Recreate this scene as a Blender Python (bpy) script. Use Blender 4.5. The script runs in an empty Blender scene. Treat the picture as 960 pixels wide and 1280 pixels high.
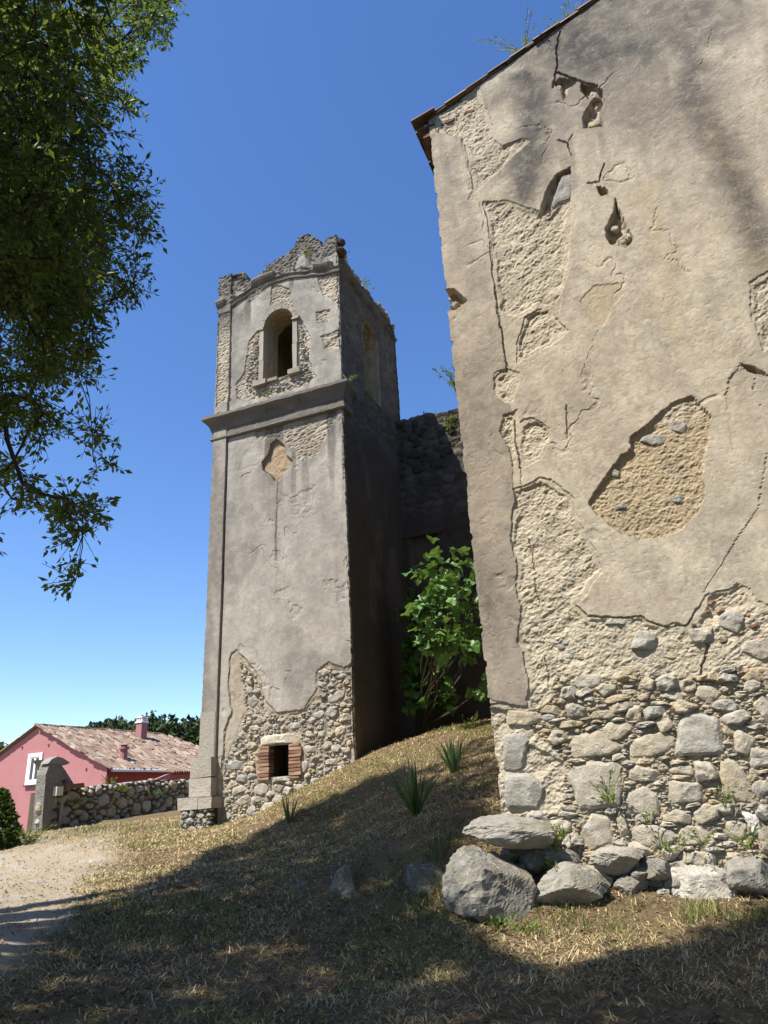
import bpy, math, random
import numpy as np
from mathutils import Vector, Matrix
scene = bpy.context.scene
col = scene.collection
# ------------------------------------------------------------------ camera, sky, sun, exposure
F = 900.0                                    # focal length for a picture 960 x 1280
def nz(v): return v / np.linalg.norm(v)
zc = nz(np.array([-125., 2230., -F]))        # zenith seen by the camera (pitch 22 deg, roll 3 deg)
yc = nz(np.array([0, 0, -1.]) - (-zc[2]) * zc)
xc = np.cross(yc, zc)
RW = np.array([xc, yc, zc])
cam = bpy.data.objects.new('camera', bpy.data.cameras.new('camera'))
col.objects.link(cam); scene.camera = cam
cam.matrix_world = Matrix([list(r) + [0] for r in RW.tolist()] + [[0, 0, 0, 1]])
cam.data.sensor_fit = 'VERTICAL'; cam.data.sensor_height = 32; cam.data.lens = F / 1280 * 32
cam.data.clip_start = 0.05; cam.data.clip_end = 4000
SUN_EL, SUN_TRAVEL = math.radians(57), math.radians(53)
SD = np.array([math.sin(SUN_TRAVEL) * math.cos(SUN_EL), math.cos(SUN_TRAVEL) * math.cos(SUN_EL), -math.sin(SUN_EL)])
world = bpy.data.worlds.new('World'); scene.world = world; world.use_nodes = True
wn = world.node_tree
sky = wn.nodes.new('ShaderNodeTexSky'); sky.sky_type = 'NISHITA'; sky.sun_disc = False
sky.sun_elevation = SUN_EL; sky.sun_rotation = SUN_TRAVEL + math.pi
sky.altitude = 200; sky.air_density = 1.0; sky.dust_density = 0.2; sky.ozone_density = 2.5
hs = wn.nodes.new('ShaderNodeHueSaturation'); hs.inputs['Saturation'].default_value = 1.2; hs.inputs['Hue'].default_value = .508
wn.links.new(sky.outputs[0], hs.inputs['Color']); wn.links.new(hs.outputs[0], wn.nodes['Background'].inputs[0]); wn.nodes['Background'].inputs[1].default_value = 0.107
sun = bpy.data.objects.new('sun', bpy.data.lights.new('sun', 'SUN')); col.objects.link(sun)
sun.data.energy = 5.0; sun.data.angle = math.radians(0.5); sun.data.color = (1.0, 0.955, 0.885)
sun.rotation_euler = Vector(SD).to_track_quat('-Z', 'Y').to_euler()
scene.view_settings.view_transform = 'Standard'; scene.view_settings.look = 'None'
scene.view_settings.gamma = 1.0; scene.view_settings.exposure = 1.07
scene.render.engine = 'CYCLES'; scene.cycles.max_bounces = 6; scene.cycles.diffuse_bounces = 2; scene.cycles.transmission_bounces = 3
scene.render.resolution_x, scene.render.resolution_y = 768, 1024

# ------------------------------------------------------------------ geometry helpers
def ray(px, py): return nz(RW @ np.array([px - 480, 640 - py, -F]))
def proj(P):
    c = np.asarray(P, float) @ RW
    d = np.where(c[..., 2] < -0.05, -c[..., 2], 1e-3)
    return 480 + F * c[..., 0] / d, 640 - F * c[..., 1] / d, -c[..., 2]
def at(px, py, D):
    r = ray(px, py); return r * D / math.hypot(r[0], r[1])
AZ = math.radians(21.4)
U = np.array([math.cos(AZ), -math.sin(AZ), 0]); V = np.array([math.sin(AZ), math.cos(AZ), 0]); Z = np.array([0, 0, 1.])
T0 = at(444, 950, 16.0); T0[2] = 0           # tower: front right corner (plan)
C0 = at(622, 1000, 8.5); C0[2] = 0           # chapel: left corner of the gable wall (plan)
def plane(px, py, o, n, d):
    r = ray(px, py); p = r * ((o @ n) / (r @ n)); return ((p - o) @ d, p[2])
def bw(px, py): return plane(px, py, C0, V, U)       # chapel wall  -> (u, z)
def tw(px, py): return plane(px, py, T0, V, U)       # tower front  -> (u, z)
def ts(px, py): return plane(px, py, T0, U, V)       # tower side   -> (v, z)
def W(o, u, v, z): return o + u * U + v * V + z * Z

def hsh(ix, iy, s):
    h = (ix.astype(np.int64) * 374761393 + iy.astype(np.int64) * 668265263 + s * 974634777) & 0xffffffff
    h = ((h ^ (h >> 13)) * 1274126177) & 0xffffffff
    h = ((h ^ (h >> 16)) * 2246822519) & 0xffffffff
    return (h ^ (h >> 15)).astype(np.float64) / 4294967296.0
def vn(x, y, s=0):
    x = np.asarray(x, float); y = np.asarray(y, float)
    ix = np.floor(x).astype(np.int64); iy = np.floor(y).astype(np.int64); fx = x - ix; fy = y - iy
    fx = fx * fx * (3 - 2 * fx); fy = fy * fy * (3 - 2 * fy)
    a = hsh(ix, iy, s); b = hsh(ix + 1, iy, s); c = hsh(ix, iy + 1, s); d = hsh(ix + 1, iy + 1, s)
    return (a + (b - a) * fx) * (1 - fy) + (c + (d - c) * fx) * fy
def fbm(x, y, s=0, o=4):
    t = 0; a = 1; n = 0
    for i in range(o):
        t = t + a * (vn(x, y, s + i * 17) * 2 - 1); n += a; a *= .5; x = x * 2.03 + 3.1; y = y * 2.03 + 1.7
    return t / n
def worley(x, y, s=0):
    ix = np.floor(x).astype(np.int64); iy = np.floor(y).astype(np.int64)
    d1 = np.full(x.shape, 9.); d2 = np.full(x.shape, 9.); idv = np.zeros(x.shape)
    for dx in (-1, 0, 1):
        for dy in (-1, 0, 1):
            cx = ix + dx; cy = iy + dy
            px = cx + .1 + .8 * hsh(cx, cy, s); py = cy + .1 + .8 * hsh(cx, cy, s + 5)
            d = np.hypot(x - px, y - py); m = d < d1
            d2 = np.where(m, d1, np.minimum(d2, d)); idv = np.where(m, hsh(cx, cy, s + 9), idv); d1 = np.where(m, d, d1)
    return d1, d2, idv
def sst(a, b, x):
    t = np.clip((x - a) / (b - a), 0, 1); return t * t * (3 - 2 * t)
def segd(x, y, pts, closed):
    d = np.full(x.shape, 1e9); n = len(pts)
    for i in range(n if closed else n - 1):
        ax, ay = pts[i]; bx, by = pts[(i + 1) % n]; ex, ey = bx - ax, by - ay
        t = np.clip(((x - ax) * ex + (y - ay) * ey) / (ex * ex + ey * ey + 1e-12), 0, 1)
        d = np.minimum(d, np.hypot(x - ax - t * ex, y - ay - t * ey))
    return d
def inside(x, y, pts):
    r = np.zeros(np.shape(x), bool); n = len(pts)
    for i in range(n):
        ax, ay = pts[i]; bx, by = pts[(i + 1) % n]
        if ay == by: continue
        c = ((ay > y) != (by > y)) & (x < (bx - ax) * (y - ay) / (by - ay) + ax); r ^= c
    return r
def sdp(x, y, pts, m=.3):                     # signed distance to a polygon, negative inside
    P = np.array(pts); out = np.full(x.shape, m)
    k = (x > P[:, 0].min() - m) & (x < P[:, 0].max() + m) & (y > P[:, 1].min() - m) & (y < P[:, 1].max() + m)
    xx = x[k]; yy = y[k]; d = segd(xx, yy, pts, True)
    out[k] = np.where(inside(xx, yy, pts), -d, d); return out
def pld(x, y, pts, m=.3):
    P = np.array(pts); out = np.full(x.shape, m)
    k = (x > P[:, 0].min() - m) & (x < P[:, 0].max() + m) & (y > P[:, 1].min() - m) & (y < P[:, 1].max() + m)
    out[k] = segd(x[k], y[k], pts, False); return out

def mesh_np(name, verts, faces, attrs=None, smooth=False):
    """faces: (n,k) int array, or list of such arrays"""
    me = bpy.data.meshes.new(name)
    verts = np.asarray(verts, np.float32)
    fl = faces if isinstance(faces, list) else [faces]
    fl = [np.asarray(f, np.int32) for f in fl if len(f)]
    me.vertices.add(len(verts)); me.vertices.foreach_set('co', verts.ravel())
    nl = sum(f.size for f in fl); nf = sum(len(f) for f in fl)
    me.loops.add(nl); me.polygons.add(nf)
    me.loops.foreach_set('vertex_index', np.concatenate([f.ravel() for f in fl]))
    tot = np.concatenate([np.full(len(f), f.shape[1], np.int32) for f in fl])
    st = np.concatenate([[0], np.cumsum(tot)[:-1]]).astype(np.int32)
    me.polygons.foreach_set('loop_start', st); me.polygons.foreach_set('loop_total', tot)
    me.polygons.foreach_set('use_smooth', np.full(nf, smooth, bool))
    me.update(calc_edges=True)
    for k, a in (attrs or {}).items():
        a = np.asarray(a, np.float32)
        if a.ndim == 2:
            at_ = me.attributes.new(k, 'FLOAT_COLOR', 'POINT')
            at_.data.foreach_set('color', np.concatenate([a, np.ones((len(a), 1), np.float32)], 1).ravel())
        else:
            at_ = me.attributes.new(k, 'FLOAT', 'POINT'); at_.data.foreach_set('value', a)
    return me
def link(name, me, mat=None, parent=None):
    o = bpy.data.objects.new(name, me); col.objects.link(o)
    if mat is not None and me is not None and len(me.materials) == 0: me.materials.append(mat)
    if parent is not None: o.parent = parent
    return o
def tag(o, label=None, cat=None, group=None, kind=None):
    for k, v in (('label', label), ('category', cat), ('group', group), ('kind', kind)):
        if v: o[k] = v
    return o
def empty(name, p, label, cat, group=None):
    o = bpy.data.objects.new(name, None); col.objects.link(o); o.empty_display_size = .2
    o.location = p; tag(o, label, cat, group); return o
def rel(parent, verts):                      # world verts -> local to an unrotated empty
    return np.asarray(verts) - np.array(parent.location)
class MB:
    """collects verts/faces; joins them into ONE mesh"""
    def __init__(s): s.v = []; s.f3 = []; s.f4 = []; s.t = []; s.n = 0
    def add(s, v, f3=None, f4=None, tint=0.5):
        v = np.asarray(v, float)
        if f3 is not None and len(f3): s.f3.append(np.asarray(f3) + s.n)
        if f4 is not None and len(f4): s.f4.append(np.asarray(f4) + s.n)
        s.v.append(v); s.t.append(np.full(len(v), tint) if np.isscalar(tint) else tint); s.n += len(v)
    def box(s, o, du, dv, dz, a=None, tint=.5, jit=0, rng=None):
        """box with corner o and edge vectors"""
        o = np.asarray(o, float); v = []
        for k in range(8):
            p = o + (du if k & 1 else 0) + (dv if k & 2 else 0) + (dz if k & 4 else 0)
            if jit: p = p + (rng.random(3) - .5) * 2 * jit
            v.append(p)
        s.add(v, None, [(0, 2, 3, 1), (4, 5, 7, 6), (0, 1, 5, 4), (2, 6, 7, 3), (0, 4, 6, 2), (1, 3, 7, 5)], tint)
    def tube(s, pts, rad, n=6, tint=.5):
        pts = np.asarray(pts, float); m = len(pts)
        rad = np.full(m, rad) if np.isscalar(rad) else np.asarray(rad)
        vs = []
        for i in range(m):
            d = pts[min(i + 1, m - 1)] - pts[max(i - 1, 0)]; d = d / (np.linalg.norm(d) + 1e-9)
            a = np.cross(d, [0.3, 0.5, 0.81] if abs(d[2]) > .9 else [0, 0, 1.]); a /= np.linalg.norm(a); b = np.cross(d, a)
            for k in range(n):
                th = 2 * math.pi * k / n; vs.append(pts[i] + rad[i] * (math.cos(th) * a + math.sin(th) * b))
        f = [(i * n + k, i * n + (k + 1) % n, (i + 1) * n + (k + 1) % n, (i + 1) * n + k) for i in range(m - 1) for k in range(n)]
        s.add(vs, None, f, tint)
    def build(s, name, mat, parent=None, smooth=False):
        v = np.concatenate(s.v); fl = []
        if s.f3: fl.append(np.concatenate(s.f3))
        if s.f4: fl.append(np.concatenate(s.f4))
        if parent is not None: v = rel(parent, v)
        return link(name, mesh_np(name, v, fl, {'tint': np.concatenate(s.t)}, smooth), mat, parent)

# ------------------------------------------------------------------ materials
class NT:
    def __init__(s, name, rough=.9, spec=.2):
        s.m = bpy.data.materials.new(name); s.m.use_nodes = True; s.t = s.m.node_tree
        s.b = s.t.nodes['Principled BSDF']; s.b.inputs['Roughness'].default_value = rough
        s.b.inputs['Specular IOR Level'].default_value = spec
        s.co = s.n('ShaderNodeTexCoord').outputs['Object']
    def n(s, t, **k):
        nd = s.t.nodes.new(t)
        for a, b in k.items(): setattr(nd, a, b)
        return nd
    def set(s, sock, v):
        if isinstance(v, bpy.types.NodeSocket): s.t.links.new(v, sock)
        elif isinstance(v, (tuple, list)) and len(v) == 3 and sock.type == 'RGBA': sock.default_value = (*v, 1)
        else: sock.default_value = v
    def noise(s, scale, detail=4, rough=.6, dist=0, stretch=None):
        nd = s.n('ShaderNodeTexNoise'); c = s.co
        if stretch:
            mp = s.n('ShaderNodeMapping'); s.t.links.new(s.co, mp.inputs[0]); mp.inputs['Scale'].default_value = stretch; c = mp.outputs[0]
        s.t.links.new(c, nd.inputs['Vector']); nd.inputs['Scale'].default_value = scale
        nd.inputs['Detail'].default_value = detail; nd.inputs['Roughness'].default_value = rough; nd.inputs['Distortion'].default_value = dist
        return nd.outputs['Fac']
    def ramp(s, fac, a, b):
        nd = s.n('ShaderNodeMapRange'); nd.clamp = True; s.set(nd.inputs[0], fac)
        nd.inputs[1].default_value = a; nd.inputs[2].default_value = b; return nd.outputs[0]
    def math(s, op, a, b):
        nd = s.n('ShaderNodeMath', operation=op); s.set(nd.inputs[0], a); s.set(nd.inputs[1], b); return nd.outputs[0]
    def mix(s, f, a, b, mode='MIX'):
        nd = s.n('ShaderNodeMix', data_type='RGBA', blend_type=mode); s.set(nd.inputs[0], f); s.set(nd.inputs[6], a); s.set(nd.inputs[7], b)
        return nd.outputs[2]
    def attr(s, name, kind='Fac'): return s.n('ShaderNodeAttribute', attribute_name=name).outputs[kind]
    def rgb(s, c):
        nd = s.n('ShaderNodeSeparateColor'); s.set(nd.inputs[0], c); return nd.outputs
    def cr(s, fac, stops):
        nd = s.n('ShaderNodeValToRGB'); s.set(nd.inputs[0], fac); e = nd.color_ramp.elements
        while len(e) < len(stops): e.new(.5)
        for i, (p, c) in enumerate(stops): e[i].position = p; e[i].color = (*c, 1)
        return nd.outputs[0]
    def bump(s, h, strength=.5, dist=.01):
        nd = s.n('ShaderNodeBump'); nd.inputs['Strength'].default_value = strength; nd.inputs['Distance'].default_value = dist
        s.set(nd.inputs['Height'], h); s.t.links.new(nd.outputs[0], s.b.inputs['Normal'])
    def done(s, c): s.set(s.b.inputs['Base Color'], c); return s.m

def plaster_mat(name, pal):
    """masks: mask.R rough undercoat, mask.G hole / mortar, mask.B exposed rubble bed; wear.R grey soot stain, wear.G brown corner strip, wear.B ochre"""
    t = NT(name, .93, .15)
    m = t.rgb(t.attr('mask', 'Color')); w = t.rgb(t.attr('wear', 'Color'))
    n1 = t.ramp(t.noise(1.1, 5, .62, .4), .35, .68); n2 = t.ramp(t.noise(5, 6, .68, .3), .33, .68); n3 = t.noise(38, 5, .7)
    n4 = t.ramp(t.noise(1.6, 5, .65, .2, (2.2, 2.2, .45)), .48, .72)
    c = t.mix(n1, pal['a'], pal['b']); c = t.mix(t.math('MULTIPLY', n2, .55), c, pal['c'])
    c = t.mix(t.math('MULTIPLY', n4, .45), c, pal['d'])
    n5 = t.ramp(t.noise(.55, 6, .7, .6), .46, .66); c = t.mix(t.math('MULTIPLY', n5, .5), c, pal['e'])
    n6 = t.ramp(t.noise(18, 6, .75, .4), .40, .68); c = t.mix(t.math('MULTIPLY', n6, .45), c, pal['d'])
    c = t.mix(w['Green'], c, t.mix(n2, pal['strip1'], pal['strip2']))
    c = t.mix(t.math('MULTIPLY', w['Blue'], .7), c, pal['ochre'])
    rg = t.mix(t.ramp(t.noise(7, 5, .7), .35, .65), pal['r1'], pal['r2'])
    c = t.mix(m['Red'], c, rg)
    c = t.mix(m['Green'], c, t.mix(t.ramp(t.noise(16, 6, .75), .35, .65), pal['h1'], pal['h2']))
    c = t.mix(m['Blue'], c, t.mix(t.ramp(t.noise(14, 6, .75), .35, .65), pal['s1'], pal['s2']))
    c = t.mix(t.math('MULTIPLY', w['Red'], t.math('MAXIMUM', t.ramp(t.noise(6, 6, .7, .5), .12, .5), t.math('MULTIPLY', w['Red'], .8))), c, t.mix(n2, pal['g1'], pal['g2']))
    fm = t.math('MULTIPLY', t.ramp(t.noise(2.6, 8, .78, .8), .46, .68), .55); c = t.mix(fm, c, t.mix(n2, pal['g2'], pal['d']))
    lc = t.math('MULTIPLY', t.ramp(t.noise(9, 7, .8, 1.2), .60, .70), .55); c = t.mix(lc, c, pal['c'])
    sp = t.ramp(t.noise(60, 4, .75), .60, .74)
    c = t.mix(t.math('MULTIPLY', sp, .35), c, (.17, .14, .11)); sp2 = t.ramp(t.noise(23, 3, .6), .66, .74)
    c = t.mix(t.math('MULTIPLY', sp2, .3), c, (.62, .57, .47))
    h = t.math('ADD', t.math('MULTIPLY', t.noise(34, 5, .8), .35), t.math('MULTIPLY', t.noise(150, 4, .85), .9))
    h = t.math('ADD', h, t.math('MULTIPLY', t.noise(8, 3, .5), .5))
    t.bump(h, .7, .012); return t.done(c)
PAL_B = dict(e=(.30, .23, .185), a=(.49, .42, .305), b=(.385, .32, .228), c=(.57, .51, .405), d=(.22, .185, .145), strip1=(.20, .165, .135), strip2=(.32, .265, .195),
             ochre=(.40, .31, .17), r1=(.46, .40, .295), r2=(.35, .297, .215), h1=(.31, .235, .14), h2=(.42, .335, .215), s1=(.22, .175, .115), s2=(.40, .33, .22), g1=(.055, .05, .045), g2=(.105, .096, .083))
PAL_T = dict(e=(.22, .205, .18), a=(.385, .35, .295), b=(.30, .275, .235), c=(.45, .415, .35), d=(.20, .185, .16), strip1=(.24, .21, .18), strip2=(.31, .275, .23),
             ochre=(.42, .33, .20), r1=(.45, .385, .29), r2=(.35, .29, .21), h1=(.24, .17, .105), h2=(.34, .255, .165), s1=(.27, .22, .16), s2=(.42, .36, .27), g1=(.07, .064, .056), g2=(.135, .122, .104))
M_WALL = plaster_mat('chapel_plaster', PAL_B); M_TOWER = plaster_mat('tower_plaster', PAL_T)
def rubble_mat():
    t = NT('dark_rubble', .95, .1); a = t.attr('tint')  # albedo lowered so the shaded tower side and link wall come out darker
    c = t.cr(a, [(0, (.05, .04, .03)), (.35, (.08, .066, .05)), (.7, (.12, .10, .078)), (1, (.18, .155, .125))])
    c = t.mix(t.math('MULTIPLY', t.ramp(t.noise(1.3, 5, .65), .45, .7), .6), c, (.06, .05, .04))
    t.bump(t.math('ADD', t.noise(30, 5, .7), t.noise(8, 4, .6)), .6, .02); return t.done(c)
def stone_mat(name='stone', stops=None, lich=.5):
    t = NT(name, .9, .2); a = t.attr('tint')
    c = t.cr(a, stops or [(0, (.21, .20, .185)), (.2, (.28, .262, .228)), (.45, (.35, .313, .245)), (.62, (.38, .322, .225)), (.8, (.36, .275, .155)), (.93, (.42, .37, .28)), (1, (.60, .56, .48))])
    c = t.mix(t.math('MULTIPLY', t.ramp(t.noise(6, 6, .72), .42, .68), .6), c, (.19, .18, .165))
    c = t.mix(t.math('MULTIPLY', t.ramp(t.noise(11, 6, .75, .6), .5, .66), lich), c, (.48, .455, .40))
    c = t.mix(t.math('MULTIPLY', t.ramp(t.noise(3.1, 5, .7, .3), .55, .72), .5), c, (.33, .25, .13))
    c = t.mix(t.math('MULTIPLY', t.ramp(t.noise(70, 4, .8), .56, .72), .5), c, (.10, .095, .085))
    if name == 'boulder_granite':
        g_ = t.n('ShaderNodeNewGeometry').outputs['Normal']; sx = t.n('ShaderNodeSeparateXYZ'); t.t.links.new(g_, sx.inputs[0])
        ms = t.math('MULTIPLY', t.ramp(sx.outputs[2], .1, .8), t.ramp(t.noise(5, 6, .75, .4), .50, .64)); c = t.mix(t.math('MULTIPLY', ms, .8), c, (.085, .085, .025))
        c = t.mix(t.math('MULTIPLY', t.ramp(t.noise(2.5, 5, .7), .5, .7), .5), c, (.13, .11, .08))
    t.bump(t.math('ADD', t.math('MULTIPLY', t.noise(10, 6, .7), 1.6), t.math('MULTIPLY', t.noise(60, 4, .75), .7)), .8, .022); return t.done(c)
def tint_mat(name, stops, rough=.9, n=(8, .25, (.1, .08, .06)), bump=(30, .4, .01)):
    t = NT(name, rough, .2); c = t.cr(t.attr('tint'), stops)
    c = t.mix(t.math('MULTIPLY', t.ramp(t.noise(n[0], 5, .7), .45, .7), n[1]), c, n[2])
    if bump: t.bump(t.noise(bump[0], 4, .7), bump[1], bump[2])
    return t.done(c)
def leaf_mat(name, stops, trans=.3, rough=.5, glow=.5):
    t = NT(name, rough, .3); c = t.cr(t.attr('tint'), stops); t.set(t.b.inputs['Base Color'], c)
    tr = t.n('ShaderNodeBsdfTranslucent'); t.set(tr.inputs[0], t.mix(glow, c, (.22, .30, .03)))
    mx = t.n('ShaderNodeMixShader'); mx.inputs[0].default_value = trans
    t.t.links.new(t.b.outputs[0], mx.inputs[1]); t.t.links.new(tr.outputs[0], mx.inputs[2])
    t.t.links.new(mx.outputs[0], t.t.nodes['Material Output'].inputs[0]); return t.m
M_RUB = rubble_mat(); M_STONE = stone_mat(); M_BOULDER = stone_mat('boulder_granite', [(0, (.09, .08, .06)), (.5, (.19, .172, .142)), (1, (.40, .37, .31))], .4)
M_BRICK = tint_mat('brick', [(0, (.13, .07, .045)), (.5, (.22, .115, .072)), (1, (.31, .21, .145))])
M_TILE = tint_mat('clay_tile', [(0, (.08, .055, .042)), (.3, (.16, .105, .078)), (.6, (.24, .165, .12)), (.85, (.34, .275, .21)), (1, (.17, .155, .135))], n=(5, .35, (.10, .085, .07)))
M_BARK = tint_mat('bark', [(0, (.035, .028, .02)), (1, (.10, .085, .065))], bump=(40, .8, .02))
M_LEAF = leaf_mat('oak_leaf', [(0, (.03, .055, .012)), (.5, (.065, .10, .018)), (.85, (.12, .16, .026)), (1, (.22, .22, .035))], .45)
M_FIG = leaf_mat('fig_leaf', [(0, (.06, .14, .03)), (1, (.12, .22, .06))], .25, .4)
M_IRIS = leaf_mat('sword_leaf', [(0, (.03, .06, .018)), (1, (.09, .14, .04))], .2, .45)
M_WEED = leaf_mat('weed', [(0, (.07, .11, .02)), (.6, (.16, .20, .04)), (1, (.33, .27, .12))], .3, .6)
M_GRASS = leaf_mat('grass', [(0, (.045, .08, .014)), (.22, (.11, .15, .03)), (.4, (.27, .215, .085)), (.7, (.44, .335, .175)), (1, (.58, .47, .28))], .2, .7, .0)
M_MOSS = leaf_mat('moss', [(0, (.05, .06, .012)), (1, (.13, .13, .02))], .1, .9)
M_DARKWOOD = tint_mat('far_foliage', [(0, (.018, .032, .014)), (1, (.05, .075, .022))], bump=None)
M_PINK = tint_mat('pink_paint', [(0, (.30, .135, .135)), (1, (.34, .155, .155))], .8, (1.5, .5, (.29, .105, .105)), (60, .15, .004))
M_SHADE_TRIM = tint_mat('shaded_pink_and_red_trim', [(0, (.30, .06, .055)), (1, (.36, .08, .07))], .8)  # pink with shade painted in for side and annex walls; red trim too
M_WHITE = tint_mat('white_paint', [(0, (.72, .72, .70)), (1, (.80, .80, .78))], .6, (4, .1, (.6, .6, .58)))
M_GLASS = tint_mat('window_glass', [(0, (.05, .05, .055)), (1, (.05, .05, .055))], .08, bump=None)
M_RENDER = tint_mat('grey_render', [(0, (.20, .185, .16)), (1, (.34, .315, .27))], .95, (3, .75, (.11, .105, .09)), (18, 1., .05))
M_DARK = tint_mat('dark_inside', [(0, (.035, .028, .022)), (1, (.09, .07, .05))], .95)

# ------------------------------------------------------------------ ground
ctrl = []
for px, py, D in [(480, 1280, 5.36), (0, 1280, 6.3), (960, 1280, 5.3), (-250, 1180, 8), (50, 1120, 10.3), (44, 1039, 22), (120, 1072, 14.5), (233, 1009, 24), (237, 1036, 17.5),
                  (300, 1028, 16.8), (370, 990, 16.2), (445, 950, 15.9), (500, 1022, 10.9), (570, 965, 12.4), (600, 925, 14), (622, 905, 15.2), (588, 1003, 9.4), (562, 1060, 8.5),
                  (560, 1140, 7.7), (480, 1105, 8.4), (400, 1065, 10.8), (300, 1092, 10.4), (200, 1105, 10.4), (450, 1010, 13), (300, 1062, 13), (620, 1148, 7.7), (700, 1143, 7.75),
                  (830, 1128, 7.85), (960, 1120, 8.0), (330, 1180, 7.6), (150, 1180, 8.0), (640, 1210, 6.4), (850, 1210, 6.3), (180, 1050, 16)]:
    ctrl.append(at(px, py, D))
ctrl += [np.array(p) for p in [(0, 0, -1.6), (-4, 1, -1.6), (4, 1, -1.6), (0, -6, -1.7), (5, 7, -1.0), (7, 8, -1.0), (2.6, 20, 1.7), (6, 14, 1.2), (-10, 12, -1.0), (-12, 18, -.6), (8, 3, -1.4), (1.7, 9.5, -.2), (3.5, 9, -.95)]]
ctrl = np.array(ctrl)
def tps(r2): return np.where(r2 < 1e-12, 0, .5 * r2 * np.log(np.maximum(r2, 1e-12)))
_n = len(ctrl); _K = tps(((ctrl[:, None, :2] - ctrl[None, :, :2]) ** 2).sum(-1)) + np.eye(_n) * .15
_P = np.c_[np.ones(_n), ctrl[:, :2]]
_sol = np.linalg.solve(np.block([[_K, _P], [_P.T, np.zeros((3, 3))]]), np.r_[ctrl[:, 2], 0, 0, 0])
def ground_raw(x, y):
    x = np.asarray(x, float); y = np.asarray(y, float); sh = x.shape; x = x.ravel(); y = y.ravel()
    d = np.hypot(x, y); base = -1.6 + .06 * np.minimum(d, 22) - .05 * np.clip(d - 24, 0, 25)
    base = np.where(y < 0, -1.6 - .02 * np.minimum(d, 30), base)
    w = np.exp(-np.maximum(0, np.hypot((x + 1) / 11, (y - 11) / 13) - 1) * 5); k = w > 1e-3; z = base.copy()
    xx = x[k]; yy = y[k]; q = np.full(xx.shape, _sol[_n]) + _sol[_n + 1] * xx + _sol[_n + 2] * yy
    for i in range(_n): q += _sol[i] * tps((xx - ctrl[i, 0]) ** 2 + (yy - ctrl[i, 1]) ** 2)
    z[k] = base[k] * (1 - w[k]) + q * w[k]; return z.reshape(sh)
_gx = np.arange(-40, 40.01, .2); _gy = np.arange(-30, 60.01, .2); _G = ground_raw(*np.meshgrid(_gx, _gy))
def G(x, y):
    fx = np.clip((np.asarray(x, float) + 40) / .2, 0, len(_gx) - 1.001); fy = np.clip((np.asarray(y, float) + 30) / .2, 0, len(_gy) - 1.001)
    i = fx.astype(int); j = fy.astype(int); a = fx - i; b = fy - j
    return (_G[j, i] * (1 - a) + _G[j, i + 1] * a) * (1 - b) + (_G[j + 1, i] * (1 - a) + _G[j + 1, i + 1] * a) * b
def gfine(x, y): return G(x, y) + .05 * fbm(x * 1.1, y * 1.1, 3) + .022 * fbm(x * 5, y * 5, 4) + .008 * fbm(x * 19, y * 19, 5, 2)
def gp(x, y): return np.array([x, y, float(gfine(np.array([x]), np.array([y]))[0])])
def gpix(px, py):                              # ground point seen at a pixel of the photograph
    r = ray(px, py); t = np.linspace(3, 60, 4000); q = t[:, None] * r
    k = np.argmax(q[:, 2] < gfine(q[:, 0], q[:, 1])); return q[k]
def axis(lo, hi, st, far, g=1.18):
    a = list(np.arange(lo, hi, st)); s = st
    while a[-1] < far: s *= g; a.append(a[-1] + s)
    s = st; b = []; x = lo
    while x > -far: s *= g; x -= s; b.append(x)
    return np.array(b[::-1] + a)
PATH = [(-400, 1075), (-60, 1062), (60, 1048), (140, 1045), (150, 1075), (110, 1100), (95, 1135), (60, 1175), (20, 1205), (-80, 1260), (-400, 1350)]
def ground():
    gx = axis(-8.5, 6.5, .08, 900); gy = axis(3.2, 22, .09, 1500)
    X, Y = np.meshgrid(gx, gy); x = X.ravel(); y = Y.ravel(); z = gfine(x, y)
    px, py, d = proj(np.c_[x, y, z])
    wx = px + 26 * fbm(x * 1.2, y * 1.2, 8); wy = py + 10 * fbm(x * 1.2, y * 1.2, 9)
    p = sst(22, -22, sdp(wx, wy, PATH, 200.)) * (d > 1)
    green = sst(.1, .5, fbm(x * .7, y * .7, 12)) * (1 - p)
    nx, ny = len(gx), len(gy); i = np.arange(nx * ny).reshape(ny, nx)
    f = np.stack([i[:-1, :-1], i[:-1, 1:], i[1:, 1:], i[1:, :-1]], -1).reshape(-1, 4)
    t = NT('dry_ground', .95, .1); a = t.rgb(t.attr('mask', 'Color'))
    n1 = t.ramp(t.noise(2.2, 6, .7), .35, .66); n2 = t.ramp(t.noise(14, 6, .75), .35, .66)
    c = t.mix(n1, (.22, .155, .084), (.115, .08, .044)); c = t.mix(t.math('MULTIPLY', n2, .5), c, (.36, .27, .15))
    c = t.mix(t.math('MULTIPLY', a['Green'], .5), c, (.15, .155, .045))
    pth = t.mix(n2, (.56, .46, .32), (.43, .34, .22)); pth = t.mix(t.math('MULTIPLY', t.ramp(t.noise(1.4, 5, .7), .45, .62), .75), pth, (.56, .50, .42))
    c = t.mix(a['Red'], c, pth)
    c = t.mix(t.math('MULTIPLY', t.ramp(t.noise(80, 3, .8), .58, .7), .5), c, (.10, .075, .045))
    t.bump(t.math('ADD', t.noise(25, 5, .75), t.noise(90, 3, .7)), 1., .05); t.done(c)
    o = link('ground', mesh_np('ground', np.c_[x, y, z], f, {'mask': np.c_[p, green, p * 0]}, True), t.m); tag(o, kind='structure')
    return o
ground()

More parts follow.
